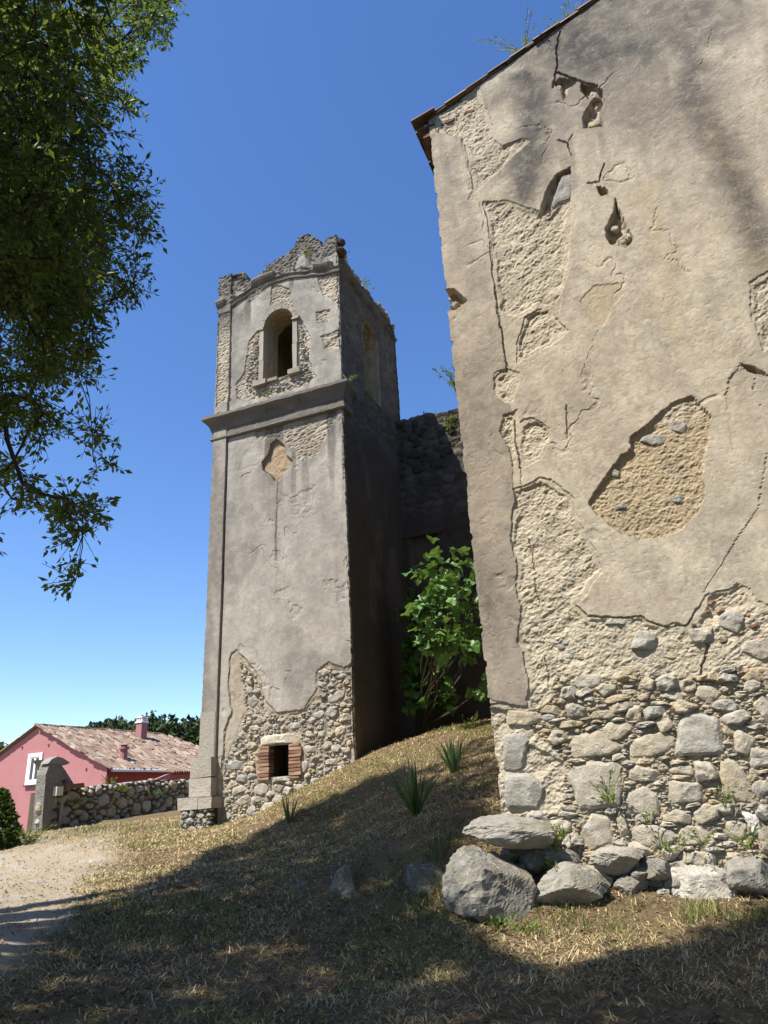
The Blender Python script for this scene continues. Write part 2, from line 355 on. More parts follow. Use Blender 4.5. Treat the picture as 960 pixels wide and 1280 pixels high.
# ------------------------------------------------------------------ rocks
def outline(rng, w, h, ang=0, corners=None, rough=.10):
    n = corners or rng.integers(4, 8); th = (np.arange(n) + (rng.random(n) - .5) * .6) * 2 * math.pi / n + rng.random() * 6
    p = 3.2; r = (abs(np.cos(th)) ** p + abs(np.sin(th)) ** p) ** (-1 / p) * (1 + (rng.random(n) - .5) * .42)
    P = np.c_[r * np.cos(th) * w / 2, r * np.sin(th) * h / 2]
    return rot2(P, ang)
def rot2(P, a):
    c, s = math.cos(a), math.sin(a); return np.c_[P[:, 0] * c - P[:, 1] * s, P[:, 0] * s + P[:, 1] * c]
def resample(P, n, rng, rough=.02):
    P = np.asarray(P, float)
    Q = np.empty((2 * len(P), 2)); N = np.roll(P, -1, 0); Q[0::2] = P * .91 + N * .09; Q[1::2] = P * .09 + N * .91
    seg = np.linalg.norm(np.roll(Q, -1, 0) - Q, axis=1); cum = np.r_[0, np.cumsum(seg)]; t = np.linspace(0, cum[-1], n, endpoint=False)
    R = np.c_[np.interp(t, cum, np.r_[Q[:, 0], Q[0, 0]]), np.interp(t, cum, np.r_[Q[:, 1], Q[0, 1]])]
    size = math.sqrt(np.ptp(P[:, 0]) * np.ptp(P[:, 1])); return R + (rng.random(R.shape) - .5) * 2 * rough * size
def rock(P, depth, rng, seg=14, rings=3, back=.05, facet=3):
    """face stone: outline P in (u,z), bulging 'depth' toward -n; returns (u, n, z) verts and faces"""
    if seg <= 14:
        P = np.asarray(P, float); N_ = np.roll(P, -1, 0); O = np.empty((2 * len(P), 2)); O[0::2] = P * .88 + N_ * .12; O[1::2] = P * .12 + N_ * .88; seg = len(O)
    else: O = resample(P, seg, rng)
    c = O.mean(0); size = math.sqrt(max(1e-6, np.ptp(O[:, 0]) * np.ptp(O[:, 1])))
    rr = [1.0] + list(np.array([.985, .93, .80, .62, .42, .22][:rings] if rings > 3 else [.97, .80, .45]))
    tx, ty = (rng.random(2) - .5) * .9
    pl = [(rng.random() * 6.28, .55 + .5 * rng.random(), .5 + .8 * rng.random()) for _ in range(facet)]
    sd_ = int(rng.integers(9999)); o1, o2 = rng.random(2) * 50
    Q = np.concatenate([c + (O - c) * r for r in rr[1:]] + [c[None]]); rq = np.r_[np.repeat(rr[1:], len(O)), 0]
    d = (Q - c) / (size * .5); n_ = fbm(d[:, 0] * 1.3 + o1, d[:, 1] * 1.3 + o2, sd_, 3)
    h = depth * (1 - rq ** 9) * (1 + tx * d[:, 0] * .5 + ty * d[:, 1] * .5 + .45 * n_)
    for a, o, k in pl: h = np.minimum(h, depth * (1.15 - k * np.maximum(0, d[:, 0] * math.cos(a) + d[:, 1] * math.sin(a) - o * .4)))
    v = np.concatenate([np.c_[O[:, 0], np.full(len(O), -back), O[:, 1]], np.c_[Q[:, 0], h, Q[:, 1]]])
    n = seg; f4 = []; f3 = []
    for k in range(len(rr) - 1):
        for i in range(n): f4.append((k * n + i, k * n + (i + 1) % n, (k + 1) * n + (i + 1) % n, (k + 1) * n + i))
    b = (len(rr) - 1) * n
    for i in range(n): f3.append((b + i, b + (i + 1) % n, len(v) - 1))
    return np.array(v), np.array(f3), np.array(f4)
def pack(rng, okf, u0, u1, z0, z1, sizes, pre=(), res=.008, ov=.06, hmax=9999):
    """rubble packing: returns outlines (P, tint)"""
    nu, nzz = int((u1 - u0) / res), int((z1 - z0) / res)
    gu = u0 + (np.arange(nu) + .5) * res; gz = z0 + (np.arange(nzz) + .5) * res; UU, ZZ = np.meshgrid(gu, gz)
    free = okf(UU.ravel(), ZZ.ravel()).reshape(UU.shape); out = []
    def win(P):
        a = max(0, int((P[:, 0].min() - u0) / res)); b = min(nu, int((P[:, 0].max() - u0) / res) + 1)
        c = max(0, int((P[:, 1].min() - z0) / res)); d = min(nzz, int((P[:, 1].max() - z0) / res) + 1)
        return a, b, c, d
    for P in pre:
        a, b, c, d = win(P)
        if b > a and d > c: free[c:d, a:b] &= ~inside(UU[c:d, a:b], ZZ[c:d, a:b], P)
    for (w0, w1, h0, h1, tries) in sizes:
        idx = np.flatnonzero(free.ravel())
        if len(idx) == 0: break
        for _ in range(tries):
            k = idx[rng.integers(len(idx))]
            if not free.flat[k]: continue
            w = w0 + (w1 - w0) * rng.random(); h = min(h0 + (h1 - h0) * rng.random(), w * .95)
            P = outline(rng, w, h, (rng.random() - .5) * .35) + np.array([gu[k % nu], gz[k // nu]])
            a, b, c, d = win(P)
            if b - a < 2 or d - c < 2: continue
            ins = inside(UU[c:d, a:b], ZZ[c:d, a:b], P); tot = ins.sum()
            if tot < 3 or (ins & ~free[c:d, a:b]).sum() > ov * tot: continue
            free[c:d, a:b] &= ~ins; out.append(P)
    return out
def boulder(name, c, size, rng, label, mat=None, rotz=0, tint=.5, tilt=0, cuts=7, sub=4, cat='boulder', seed=None, kind=None, parent=None):
    """free standing angular boulder: sphere cut by planes, noise on top"""
    n1, n2 = 6 * sub, 4 * sub
    th = np.linspace(0, 2 * math.pi, n1, endpoint=False); ph = np.linspace(-math.pi / 2, math.pi / 2, n2 + 1)[1:-1]
    D = [(0, 0, -1.)] + [(math.cos(a) * math.cos(b), math.sin(a) * math.cos(b), math.sin(b)) for b in ph for a in th] + [(0, 0, 1.)]
    D = np.array(D); r = np.full(len(D), 1.35)
    for _ in range(cuts):
        nn = nz(rng.normal(size=3)); k = D @ nn; off = .60 + .32 * rng.random()
        r = np.where(k > .05, np.minimum(r, off / np.maximum(k, .05)), r)
    r = np.minimum(r, 1.12)
    s = rng.integers(1000); r *= 1 + .08 * fbm(D[:, 0] * 2.2 + D[:, 2], D[:, 1] * 2.2 + s, s) + .07 * fbm(D[:, 0] * 6 + D[:, 2] * 3, D[:, 1] * 6 + D[:, 2] * 6, s + 3, 2) + .025 * abs(fbm(D[:, 0] * 11 + D[:, 2] * 5, D[:, 1] * 11 - D[:, 2] * 9, s + 4, 4))
    P = D * r[:, None] * np.array(size) / 2
    ct, st = math.cos(tilt), math.sin(tilt); P = np.c_[P[:, 0] * ct - P[:, 2] * st, P[:, 1], P[:, 0] * st + P[:, 2] * ct]
    cr_, sr = math.cos(rotz), math.sin(rotz); P = np.c_[P[:, 0] * cr_ - P[:, 1] * sr, P[:, 0] * sr + P[:, 1] * cr_, P[:, 2]]
    m = len(ph); f4 = []; f3 = []
    for j in range(m - 1):
        for i in range(n1):
            a = 1 + j * n1 + i; b = 1 + j * n1 + (i + 1) % n1; f4.append((a, b, b + n1, a + n1))
    for i in range(n1):
        f3.append((0, 1 + (i + 1) % n1, 1 + i)); b = 1 + (m - 1) * n1; f3.append((b + i, b + (i + 1) % n1, len(D) - 1))
    o = link(name, mesh_np(name, P, [np.array(f3), np.array(f4)], {'tint': np.full(len(P), tint)}, False), mat or M_BOULDER)
    o.location = c
    if label: tag(o, label, cat)
    return o

# ------------------------------------------------------------------ heightfield wall faces
def face(name, o, du, dn, us, zs, h, attrs, mat, parent, top=None, skip=None, skirt=.3, smooth=True, du_off=None, sides=True, sk2=None):
    """vertical face: point = o + u*du + z*Z + h*dn;  top(u) clips the upper edge; skip(u,z) drops quads"""
    nu, nzz = len(us), len(zs)
    UU, ZZ = np.meshgrid(us, zs); u = UU.ravel(); z = ZZ.ravel().copy(); cl = np.zeros(z.shape, bool)
    if top is not None:
        tp = top(u); cl = z > tp; z = np.minimum(z, tp)
    H = h(u, z); A = attrs(u, z) if attrs else {}
    e = np.zeros(UU.shape, bool); e[:, 0] = e[:, -1] = True; e[0] = True; e = e.ravel()
    if du_off is not None: u = u + du_off(u, z)
    P = o + u[:, None] * du + z[:, None] * Z + H[:, None] * dn
    i = np.arange(nu * nzz).reshape(nzz, nu)
    f = np.stack([i[:-1, :-1], i[:-1, 1:], i[1:, 1:], i[1:, :-1]], -1).reshape(-1, 4)
    keep = ~(cl[f[:, 0]] & cl[f[:, 1]] & cl[f[:, 2]] & cl[f[:, 3]])
    if skip is not None:
        fc_u = UU.ravel()[f].mean(1); fc_z = z[f].mean(1); keep &= ~skip(fc_u, fc_z)
    f = f[keep]; fl = [f]
    # skirt: fold the outer edge back into the wall
    ev = np.r_[i[:, 0][::-1], ]; parts = []; n0 = len(P)
    if top is not None:
        tpv = np.argmax(cl.reshape(nzz, nu), axis=0); tpv = np.where(cl.reshape(nzz, nu).any(0), tpv, nzz - 1); trow = i[tpv, np.arange(nu)]
    else: trow = i[-1]
    for loop in ((i[:, 0][::-1], trow, i[:, -1]) if sides else (trow,)):
        loop = np.asarray(loop)
        if loop is not trow and top is not None: loop = loop[~cl[loop] | (np.r_[False, ~cl[loop][:-1]])]
        Q = P[loop] - dn * (skirt if loop is trow else (sk2 or skirt)) - (H[loop])[:, None] * dn; b = len(P) + sum(len(q[0]) for q in parts)
        k = np.arange(len(loop) - 1)
        parts.append((Q, np.stack([loop[k], b + k, b + k + 1, loop[k + 1]], -1), loop))
    allP = np.concatenate([P] + [q[0] for q in parts]); fl = [np.concatenate([f] + [q[1] for q in parts])]
    A2 = {k: np.concatenate([a] + [a[q[2]] for q in parts]) for k, a in A.items()}
    if parent is not None: allP = rel(parent, allP)
    return link(name, mesh_np(name, allP, fl, A2, smooth), mat, parent)

# ------------------------------------------------------------------ chapel (right)
NB = -V                                         # outward normal of both fronts
chapel = empty('ruined_chapel', W(C0, 0, 0, -.5), 'tall chapel gable wall with peeling ochre plaster over bare rubble stone, at right', 'building')
def bp(L): return [bw(x, y) for x, y in L]
RAKE0 = bw(537, 150); RAKE1 = bw(750, 0); RS = (RAKE1[1] - RAKE0[1]) / (RAKE1[0] - RAKE0[0])
APEX = 5.2
def rake(u): return RAKE0[1] + RS * np.minimum(u, 2 * APEX - u) + .012 * fbm(u * 6, u * 0, 5)
STRIP = bp([(500, 100), (545, 165), (575, 172), (583, 205), (589, 222), (590, 238), (584, 250), (600, 252), (603, 270), (602, 290), (612, 305), (616, 345), (620, 360), (633, 460), (618, 466), (617, 495), (637, 505),
            (640, 515), (627, 518), (625, 540), (636, 560), (640, 590), (641, 612), (645, 622), (640, 642), (640, 680), (646, 705), (645, 740), (652, 755), (650, 770), (645, 800), (652, 815), (656, 840), (661, 858), (659, 882), (640, 880), (628, 876), (600, 872)])
ROUGH = [bp(L) for L in [
    [(545, 130), (600, 108), (606, 130), (613, 150), (617, 175), (628, 181), (655, 172), (663, 176), (640, 196), (615, 222), (592, 240), (587, 215), (580, 180), (548, 175)],
    [(604, 252), (613, 300), (617, 350), (624, 388), (640, 402), (672, 384), (700, 390), (708, 345), (713, 290), (713, 250), (697, 250), (684, 272), (672, 263), (650, 256), (632, 250)],
    [(655, 397), (675, 386), (690, 382), (694, 396), (711, 412), (690, 430), (665, 445), (648, 455), (646, 430)],
    [(617, 472), (632, 459), (651, 466), (648, 482), (640, 502), (620, 500)],
    [(645, 527), (665, 522), (682, 530), (690, 548), (678, 572), (655, 584), (648, 580)],
    [(640, 612), (660, 606), (675, 597), (690, 600), (714, 620), (725, 650), (741, 682), (754, 712), (745, 726), (726, 752), (720, 757), (735, 770), (770, 772), (800, 769), (830, 781), (843, 777), (862, 781), (872, 758), (880, 744), (910, 736), (922, 727), (936, 735), (946, 752), (1010, 765), (1100, 770),
     (1100, 1200), (560, 1200), (600, 880), (628, 877), (659, 884), (661, 858), (656, 840), (645, 800), (650, 770), (645, 740), (646, 705), (640, 680), (640, 642)],
    [(627, 519), (645, 512), (648, 525), (646, 560), (640, 585), (634, 560), (624, 545)],
    [(936, 352), (975, 330), (990, 420), (955, 440), (942, 400)],
]]
HOLE = [bp([(735, 630), (750, 605), (770, 575), (787, 560), (790, 545), (810, 530), (825, 515), (840, 505), (862, 493), (875, 505), (889, 520), (886, 545), (880, 580), (881, 620), (872, 641), (855, 660), (830, 672), (800, 675), (780, 668), (760, 655), (745, 640)])]
DEEP = [bp(L) for L in [[(727, 103), (745, 106), (753, 112), (757, 126), (750, 142), (755, 158), (730, 160), (728, 146), (738, 128), (727, 114)], [(689, 102), (700, 97), (722, 101), (714, 110), (704, 126), (699, 112)],
        [(671, 272), (680, 241), (692, 219), (713, 209), (714, 250), (700, 254), (684, 268)], [(769, 248), (774, 262), (787, 288), (793, 299), (784, 309), (772, 306), (761, 302), (757, 287), (765, 268)], [(744, 233), (757, 234), (761, 242), (750, 246)],
        [(545, 364), (566, 362), (584, 376), (568, 388), (545, 388)], [(925, 455), (945, 459), (962, 470), (940, 466)]]]
SCAR = bp([(725, 374), (740, 360), (774, 354), (781, 366), (764, 386), (754, 410), (739, 404)])
SCAR2 = bp([(905, 490), (915, 468), (938, 458), (962, 472), (990, 500), (985, 575), (950, 590), (915, 560)])
CRACK = [(bp(L), w, d) for L, w, d in [
    ([(700, 40), (695, 62), (697, 80), (690, 108)], .02, .06), ([(697, 90), (715, 98), (735, 103), (748, 106)], .02, .06), ([(698, 175), (709, 180), (716, 169)], .011, .04), ([(710, 181), (714, 194)], .016, .05),
    ([(756, 206), (748, 226), (734, 229)], .014, .05), ([(607, 262), (616, 345)], .007, .03), ([(619, 358), (634, 462)], .011, .05), ([(642, 525), (649, 585)], .011, .05), ([(662, 672), (668, 712)], .008, .03), ([(668, 720), (674, 752)], .008, .03), ([(680, 822), (686, 858)], .008, .03),
    ([(905, 492), (914, 470), (928, 457), (945, 461), (960, 471)], .007, .03), ([(945, 462), (942, 485), (950, 505)], .005, .02), ([(745, 415), (736, 440), (726, 470)], .004, .012), ([(962, 560), (953, 600), (948, 632), (930, 660), (905, 700), (880, 740)], .006, .02),
    ([(870, 782), (884, 808), (878, 838), (868, 860)], .016, .05), ([(708, 508), (710, 548)], .012, .03), ([(650, 575), (652, 610)], .006, .02), ([(945, 400), (960, 385)], .01, .03), ([(890, 30), (880, 75), (860, 105)], .004, .012), ([(720, 757), (735, 770), (770, 772), (800, 769), (830, 781), (862, 781), (872, 758)], .010, .03)]]
BED = bp([(692, 850), (700, 842), (745, 852), (780, 844), (830, 842), (870, 846), (905, 836), (960, 832), (1100, 826), (1100, 1230), (560, 1230), (610, 1020), (700, 1015), (705, 955), (660, 905), (662, 890), (685, 880)])
CORE = bp([(600, 884), (660, 890), (690, 880), (660, 930), (705, 955), (700, 1015), (610, 1020)])   # mortared corner blocks
BRK = bp([(868, 765), (885, 742), (925, 735), (958, 755), (1000, 770), (1000, 830), (900, 820), (875, 800)])
STN = [(bp(L), r, s) for L, r, s in [
    ([(655, 95), (672, 150), (668, 195), (650, 240)], .24, 1.), ([(690, 30), (720, 60), (770, 70), (830, 30)], .6, 1.), ([(700, 10), (800, -10)], .6, 1.), ([(800, -40), (845, 60), (880, 140), (915, 230), (950, 300)], .24, .9), ([(740, 130), (800, 150), (860, 130)], .40, .6), ([(630, 215), (700, 225)], .16, .6), ([(955, 300), (985, 420)], .22, .6),
    ([(860, 60), (900, 40)], .35, .7), ([(610, 130), (640, 110)], .15, .6), ([(690, 330), (700, 370)], .14, .4), ([(800, 200), (830, 290)], .2, .35), ([(700, 470), (720, 520)], .2, .3), ([(560, 420), (600, 560)], .14, .35), ([(610, 700), (625, 800)], .16, .5)]]
STR2 = [(bp(L), r, s) for L, r, s in [([(880, 130), (920, 230), (950, 330), (970, 450)], .10, .8), ([(640, 330), (690, 335)], .07, .9), ([(800, 230), (830, 330), (840, 420)], .16, .5)]]
def bwarp(u, z):
    a = .030 * fbm(u * 3.1, z * 3.1, 21) + .016 * fbm(u * 13, z * 13, 22) + .007 * fbm(u * 40, z * 40, 23, 2)
    b = .030 * fbm(u * 3.1, z * 3.1, 31) + .016 * fbm(u * 13, z * 13, 32) + .007 * fbm(u * 40, z * 40, 33, 2)
    return u + a, z + b
_cache = {}
def bmask(u, z):
    key = (len(u), float(u.sum()), float(z.sum()))
    if key in _cache: return _cache[key]
    x, y = bwarp(u, z)
    r = np.zeros(u.shape)
    rin = np.zeros(u.shape)
    for i, p in enumerate(ROUGH):
        q_ = sdp(x, y, p); r = np.maximum(r, sst(.006, -.006, q_)); rin = np.maximum(rin, np.clip(-q_ / .14, 0, 1))
    st = sst(.006, -.006, sdp(x, y, STRIP)); r = r * (1 - st)
    ho = np.zeros(u.shape)
    for p in HOLE: ho = np.maximum(ho, sst(.006, -.008, sdp(x, y, p)))
    de = np.zeros(u.shape)
    for p in DEEP: de = np.maximum(de, sst(.008, -.03, sdp(x, y, p)))
    sc = np.maximum(sst(.005, -.005, sdp(x, y, SCAR)), 0); sc2 = sst(.004, -.004, sdp(x, y, SCAR2))
    bed = sst(.02, -.03, sdp(x, y, BED)) * (1 - st); cor = sst(.02, -.02, sdp(x, y, CORE)) * (1 - st)
    ck = np.zeros(u.shape)
    for p, w, d in CRACK: ck = np.maximum(ck, d * sst(w, w * .35, pld(x, y, p)) * (.45 + .55 * vn(u * 9, z * 9, 77)))
    low = sst(.02, -.02, sdp(x, y, ROUGH[5])) * (1 - st)
    _cache[key] = (r, st, ho, de, sc, sc2, bed, cor, ck, low, rin); return _cache[key]
def b_h(u, z):
    r, st, ho, de, sc, sc2, bed, cor, ck, low, rin = bmask(u, z)
    h = .022 * fbm(u * .7, z * .7, 1) + .006 * fbm(u * 3.5, z * 3.5, 2) + .0018 * fbm(u * 16, z * 16, 3) + .0010 * (vn(u * 45, z * 45, 83) - .5)
    pit = sst(.71, .80, vn(u * 30, z * 30, 44)) * .003; h = h - pit * (.3 + .7 * vn(u * 1.5, z * 1.5, 45)) + st * .010
    du, dz = u * .8 + z * .45, z * .9 - u * .5
    rg = 1 - abs(fbm(du * 3.5, dz * 6.5, 6, 4)) * 2
    lump = fbm(u * 17 + z * 5, z * 21 - u * 7, 61, 3) * .8 + .7 + vn(u * 7, z * 9, 63) * .2
    q = fbm(du * 4.2 + .3 * fbm(u * 9, z * 9, 68), dz * 8.5, 69, 4) * 5; fq = np.floor(q); ter = (fq + sst(.0, .22, q - fq)) / 5
    crumb = .9 * fbm(u * 31 + z * 13, z * 37 - u * 11, 81, 2) + .5 * (vn(u * 71, z * 75, 82) - .5)
    hr = -.036 + .026 * ter * (.4 + vn(u * 2.3, z * 2.3, 64)) + .012 * (lump - .75) + .010 * crumb + .010 * fbm(u * 2, z * 2, 7)
    hr = hr + .014 * fbm(u * 2.6, z * 2.6, 84)
    coat = r * (1 - sst(.25, .55, rin + .5 * fbm(u * 5, z * 5, 85)))          # a thin second coat left along the broken edge
    h = h * (1 - r) + ((h * .5 + hr) * (1 - coat) + (h - .014 + .004 * crumb) * coat) * r
    hair = sst(.035, .010, abs(fbm(u * .9 + .2 * fbm(u * 5, z * 5, 88), z * .9, 89, 3))) * sst(.05, .3, fbm(u * 1.1, z * 1.1, 90)) * (1 - r); h = h - hair * .010
    h = h * (1 - ho) + (-.058 + .014 * (lump - .7) + .010 * crumb + .014 * fbm(u * 3, z * 3, 65) + .03 * sst(3.75, 4.1, z) * rg * .4) * ho
    h = h * (1 - de) + (-.11 + .05 * fbm(u * 11, z * 11, 66)) * de
    h = h - sc * .009 - sc2 * .006
    d1, d2, _ = worley(u * 11, z * 19, 8)
    h = h * (1 - bed) + (-.042 + .03 * fbm(u * 7, z * 9, 9) + .016 * crumb + .02 * (.5 - d1)) * bed
    h = h - .03 * cor * (1 + .4 * fbm(u * 8, z * 8, 19))
    return h - ck
def blur(d, r): return np.exp(-(d / r) ** 2)
def b_attr(u, z):
    r, st, ho, de, sc, sc2, bed, cor, ck, low, rin = bmask(u, z)
    g = np.zeros(u.shape); x = u + .25 * fbm(u * 1.6, z * 1.6, 51); y = z + .25 * fbm(u * 1.6, z * 1.6, 52)
    for p, rad, s in STN: g = np.maximum(g, s * blur(pld(x, y, p, 2.0), rad * 1.4))
    sk = sst(.50, .72, vn(u * 5 + .5 * fbm(u * 2, z * .6, 91), z * .45, 92)) * sst(6.2, 9.5, z + .7 * fbm(u * 1.3, z * .7, 93)); g = np.maximum(g, .62 * sk)
    g = np.maximum(g, .10 + .3 * sst(0, .4, fbm(u * 1.1, z * .8, 94)) * sst(3, 7, z)) * (1 - .5 * sst(.1, .5, fbm(u * .8 + 7, z * .8, 95)))
    oc = np.zeros(u.shape)
    for p, rad, s in STR2: oc = np.maximum(oc, s * blur(pld(x, y, p, 1.0), rad))
    oc = np.maximum(oc, .5 * sc)
    lowstrip = st * sst(6.5, 5.2, z + .5 * fbm(u * 2, z * 2, 53)) * (.85 + .15 * fbm(u * 3, z * 3, 54)) + st * .3 * sst(.2, .5, fbm(u * 2, z * 1.5, 57))
    oc = np.maximum(oc, .55 * low * sst(.05, .35, fbm(u * 1.6, z * 1.6, 56)))
    return {'mask': np.c_[np.clip(r, 0, 1), np.clip(ho * sst(4.25, 3.85, z + .2 * fbm(u * 4, z * 4, 58)) + de * .6 + sc * .3, 0, 1), bed], 'wear': np.c_[np.clip(g, 0, 1) * (1 - r * .75) * (1 - de), np.clip(lowstrip, 0, 1), oc]}
us = np.r_[np.arange(0, 2.75, .0105), np.arange(2.75, 5.0, .021), np.arange(5.0, 10.41, .12)]
zs = np.r_[np.arange(-1.7, -1.0, .08), np.arange(-1.0, 4.6, .0105), np.arange(4.6, 12.3, .019)]
def edge(u, z):
    k = np.exp(-u / .035); n = .012 * fbm(z * 5, z * 0, 71) + .010 * fbm(z * 24, z * 0, 72) + .012
    ch = .05 * sst(.09, .02, abs(z - bw(560, 374)[1])) + .022 * sst(.72, .85, vn(z * 7, z * 0, 73))
    return k * (n + ch)
wall = face('gable_wall', C0, U, NB, us, zs, b_h, b_attr, M_WALL, chapel, top=rake, skirt=.35, du_off=edge, smooth=False)
# side walls, rear and core
mb = MB()
def quadgrid(mb, o, a, b, na, nb, amp, seed, nrm):
    s, t = np.meshgrid(np.linspace(0, 1, na), np.linspace(0, 1, nb)); s = s.ravel(); t = t.ravel()
    P = o + s[:, None] * a + t[:, None] * b + (amp * fbm(s * np.linalg.norm(a) * 2, t * np.linalg.norm(b) * 2, seed))[:, None] * nrm
    i = np.arange(na * nb).reshape(nb, na); f = np.stack([i[:-1, :-1], i[:-1, 1:], i[1:, 1:], i[1:, :-1]], -1).reshape(-1, 4)
    mb.add(P, None, f, .35 + .5 * vn(s * np.linalg.norm(a) * 5, t * np.linalg.norm(b) * 5, seed + 1))
LEN = 9.0
quadgrid(mb, W(C0, .06, .2, -1.7), LEN * V, (RAKE0[1] + 1.62) * Z, 60, 70, .03, 4, -U)
mb.build('side_wall', M_RENDER, chapel, True); mb = MB()
quadgrid(mb, W(C0, 2 * APEX - .06, .2, -1.7), LEN * V, (RAKE0[1] + 1.62) * Z, 20, 20, .03, 5, U)
mb.build('side_wall', M_RENDER, chapel, True)
mb = MB(); inn = .16
prof = [(inn, -1.7), (2 * APEX - inn, -1.7), (2 * APEX - inn, RAKE0[1] - .12), (APEX, RAKE0[1] + RS * APEX - .12), (inn, RAKE0[1] - .12)]
fr = [W(C0, u, .22, z) for u, z in prof]; bk = [W(C0, u, LEN, z) for u, z in prof]
mb.add(fr + bk, [(0, 1, 2), (0, 2, 4), (2, 3, 4), (5, 7, 6), (5, 9, 7), (7, 9, 8)], [(0, 5, 6, 1), (1, 6, 7, 2), (2, 7, 8, 3), (3, 8, 9, 4), (4, 9, 5, 0)], .3)
mb.build('wall_core', M_DARK, chapel)
# roof: two slopes of barrel tiles (joined) + verge and eave tiles one by one
rng = np.random.default_rng(5)
def barrel(o, along, side, up, L, w, tint, mb, th=.018, n=6, flip=False):
    """one half-round clay tile: axis 'along', width along 'side'"""
    vs = []
    for e in (0, 1):
        ww = w * (.5 if e == 0 else .42)
        for r in (1, 1 - th / (w * .5)):
            for k in range(n + 1):
                a = math.pi * k / n; vs.append(o + along * L * e - side * math.cos(a) * ww * r + (up * math.sin(a) * ww * .75 * r) * (-1 if flip else 1))
    m = n + 1; f = []
    for k in range(n):
        f += [(k, k + 1, 2 * m + k + 1, 2 * m + k), (m + k, 3 * m + k, 3 * m + k + 1, m + k + 1), (k, m + k, m + k + 1, k + 1), (2 * m + k, 2 * m + k + 1, 3 * m + k + 1, 3 * m + k)]
    f += [(0, 2 * m, 3 * m, m), (n, m + n, 3 * m + n, 2 * m + n)]
    mb.add(vs, None, f, tint)
SL = nz(U + RS * Z); NU = nz(Z - RS * U)
roof = MB()
for sgn in (1, -1):
    sl = SL if sgn == 1 else nz(-U + RS * Z); nu_ = NU if sgn == 1 else nz(Z + RS * U)
    o0 = W(C0, 0 if sgn == 1 else 2 * APEX, 0, RAKE0[1])
    for j in range(1, int(LEN / .22)):
        for i in range(14):
            barrel(o0 + V * (.12 + j * .22) + sl * (-.1 + i * .40) + nu_ * (.03 + .012 * (i % 2)) + rng.normal(size=3) * .006, sl, V, nu_, .46, .21, rng.random(), roof, n=4)
ro = roof.build('roof_tiles', M_TILE, chapel); ro['kind'] = 'stuff'
mb = MB()
for i in range(15):                             # verge: flat tile bedded on the rake
    m1 = MB(); o = W(C0, -.02, -.012, RAKE0[1] + .008) + SL * (i * .37) + NU * (.004 + .012 * (i % 2)) + rng.normal(size=3) * .006
    m1.box(o - V * .0, SL * (.355 + .02 * rng.random()), V * .26, NU * .022, tint=rng.random() * .35, jit=.010, rng=rng); m1.build('verge_tile', M_TILE, chapel)
    if i < 13:
        m1 = MB(); barrel(W(C0, 0, .05, RAKE0[1] + .05) + SL * (i * .40 - .06) + rng.normal(size=3) * .008, SL, V, NU, .46, .2, rng.random() * .7, m1); m1.build('verge_tile', M_TILE, chapel)
for i in range(24):                             # double row of eave tiles along the left side
    m1 = MB(); barrel(W(C0, -.24, -.02 + .215 * i, RAKE0[1] - .06) + rng.normal(size=3) * .008, nz(U + .3 * Z), V, nz(Z - .3 * U), .42, .22, .05 + rng.random() * .45, m1); m1.build('eave_tile', M_TILE, chapel)
    m1 = MB(); m1.box(W(C0, -.19 + rng.normal() * .008, -.02 + .215 * i, RAKE0[1] - .15), U * .3, V * .20, Z * .035, tint=.1 + rng.random() * .3, jit=.005, rng=rng); m1.build('eave_tile', M_TILE, chapel)
    m1 = MB(); m1.box(W(C0, -.10 + rng.normal() * .008, .0 + .215 * i, RAKE0[1] - .33), U * .25, V * .19, Z * .07, tint=.1 + rng.random() * .3, jit=.006, rng=rng); m1.build('eave_brick', M_BRICK, chapel)

# --- face stones of the chapel wall
rng = np.random.default_rng(11)
HAND = [  # x, y, w, h (photo pixels), tint, turn
    (808, 803, 42, 27, .12, .1), (876, 793, 34, 20, .3, 0), (915, 775, 32, 28, .15, .2), (950, 810, 40, 27, .3, 0), (768, 777, 30, 10, .1, 0), (795, 837, 40, 13, .5, 0), (735, 852, 36, 17, .25, .1), (840, 869, 33, 17, .25, 0), (883, 866, 30, 22, .35, .2),
    (941, 856, 22, 20, .3, 0), (920, 899, 40, 18, .22, -.1), (930, 925, 34, 33, .38, .3), (911, 912, 17, 17, .6, 0), (955, 885, 28, 32, .35, 0), (828, 905, 27, 26, .4, .3), (813, 932, 54, 27, .4, -.1), (768, 914, 36, 20, .42, -.1), (775, 884, 34, 14, .45, 0),
    (737, 932, 62, 36, .38, .1), (757, 893, 30, 13, .5, 0), (713, 905, 26, 10, .55, 0), (690, 888, 28, 12, .6, .1), (804, 967, 36, 19, .45, .1), (853, 963, 32, 21, .38, 0), (829, 960, 15, 11, .5, 0), (856, 993, 52, 34, .3, .1), (952, 985, 24, 32, .25, .4),
    (803, 1000, 38, 35, .28, .2), (807, 1021, 34, 13, .3, 0), (848, 1022, 36, 19, .38, .1), (882, 1018, 34, 28, .35, .1), (815, 1046, 52, 26, .33, .1), (868, 1044, 38, 22, .36, 0), (942, 1029, 20, 33, .97, -.3), (917, 1037, 27, 26, .4, 0), (873, 1075, 46, 19, .4, .1),
    (846, 1083, 26, 18, .38, 0), (918, 1071, 30, 12, .45, 0), (745, 1041, 46, 48, .3, .2), (960, 1050, 24, 30, .4, 0), (742, 1000, 34, 18, .25, 0), (778, 1035, 16, 30, .4, 0), (905, 1012, 22, 16, .4, 0), (700, 1032, 30, 16, .3, 0)]
big = []
for x, y, w, h, t, a in HAND:
    c = bw(x, y); e = bw(x + w / 2, y); g = bw(x, y - h / 2); P = outline(rng, 2 * abs(e[0] - c[0]) * 1.14, 2 * abs(g[1] - c[1]) * 1.16, -a) + np.array(c); big.append((P, t))
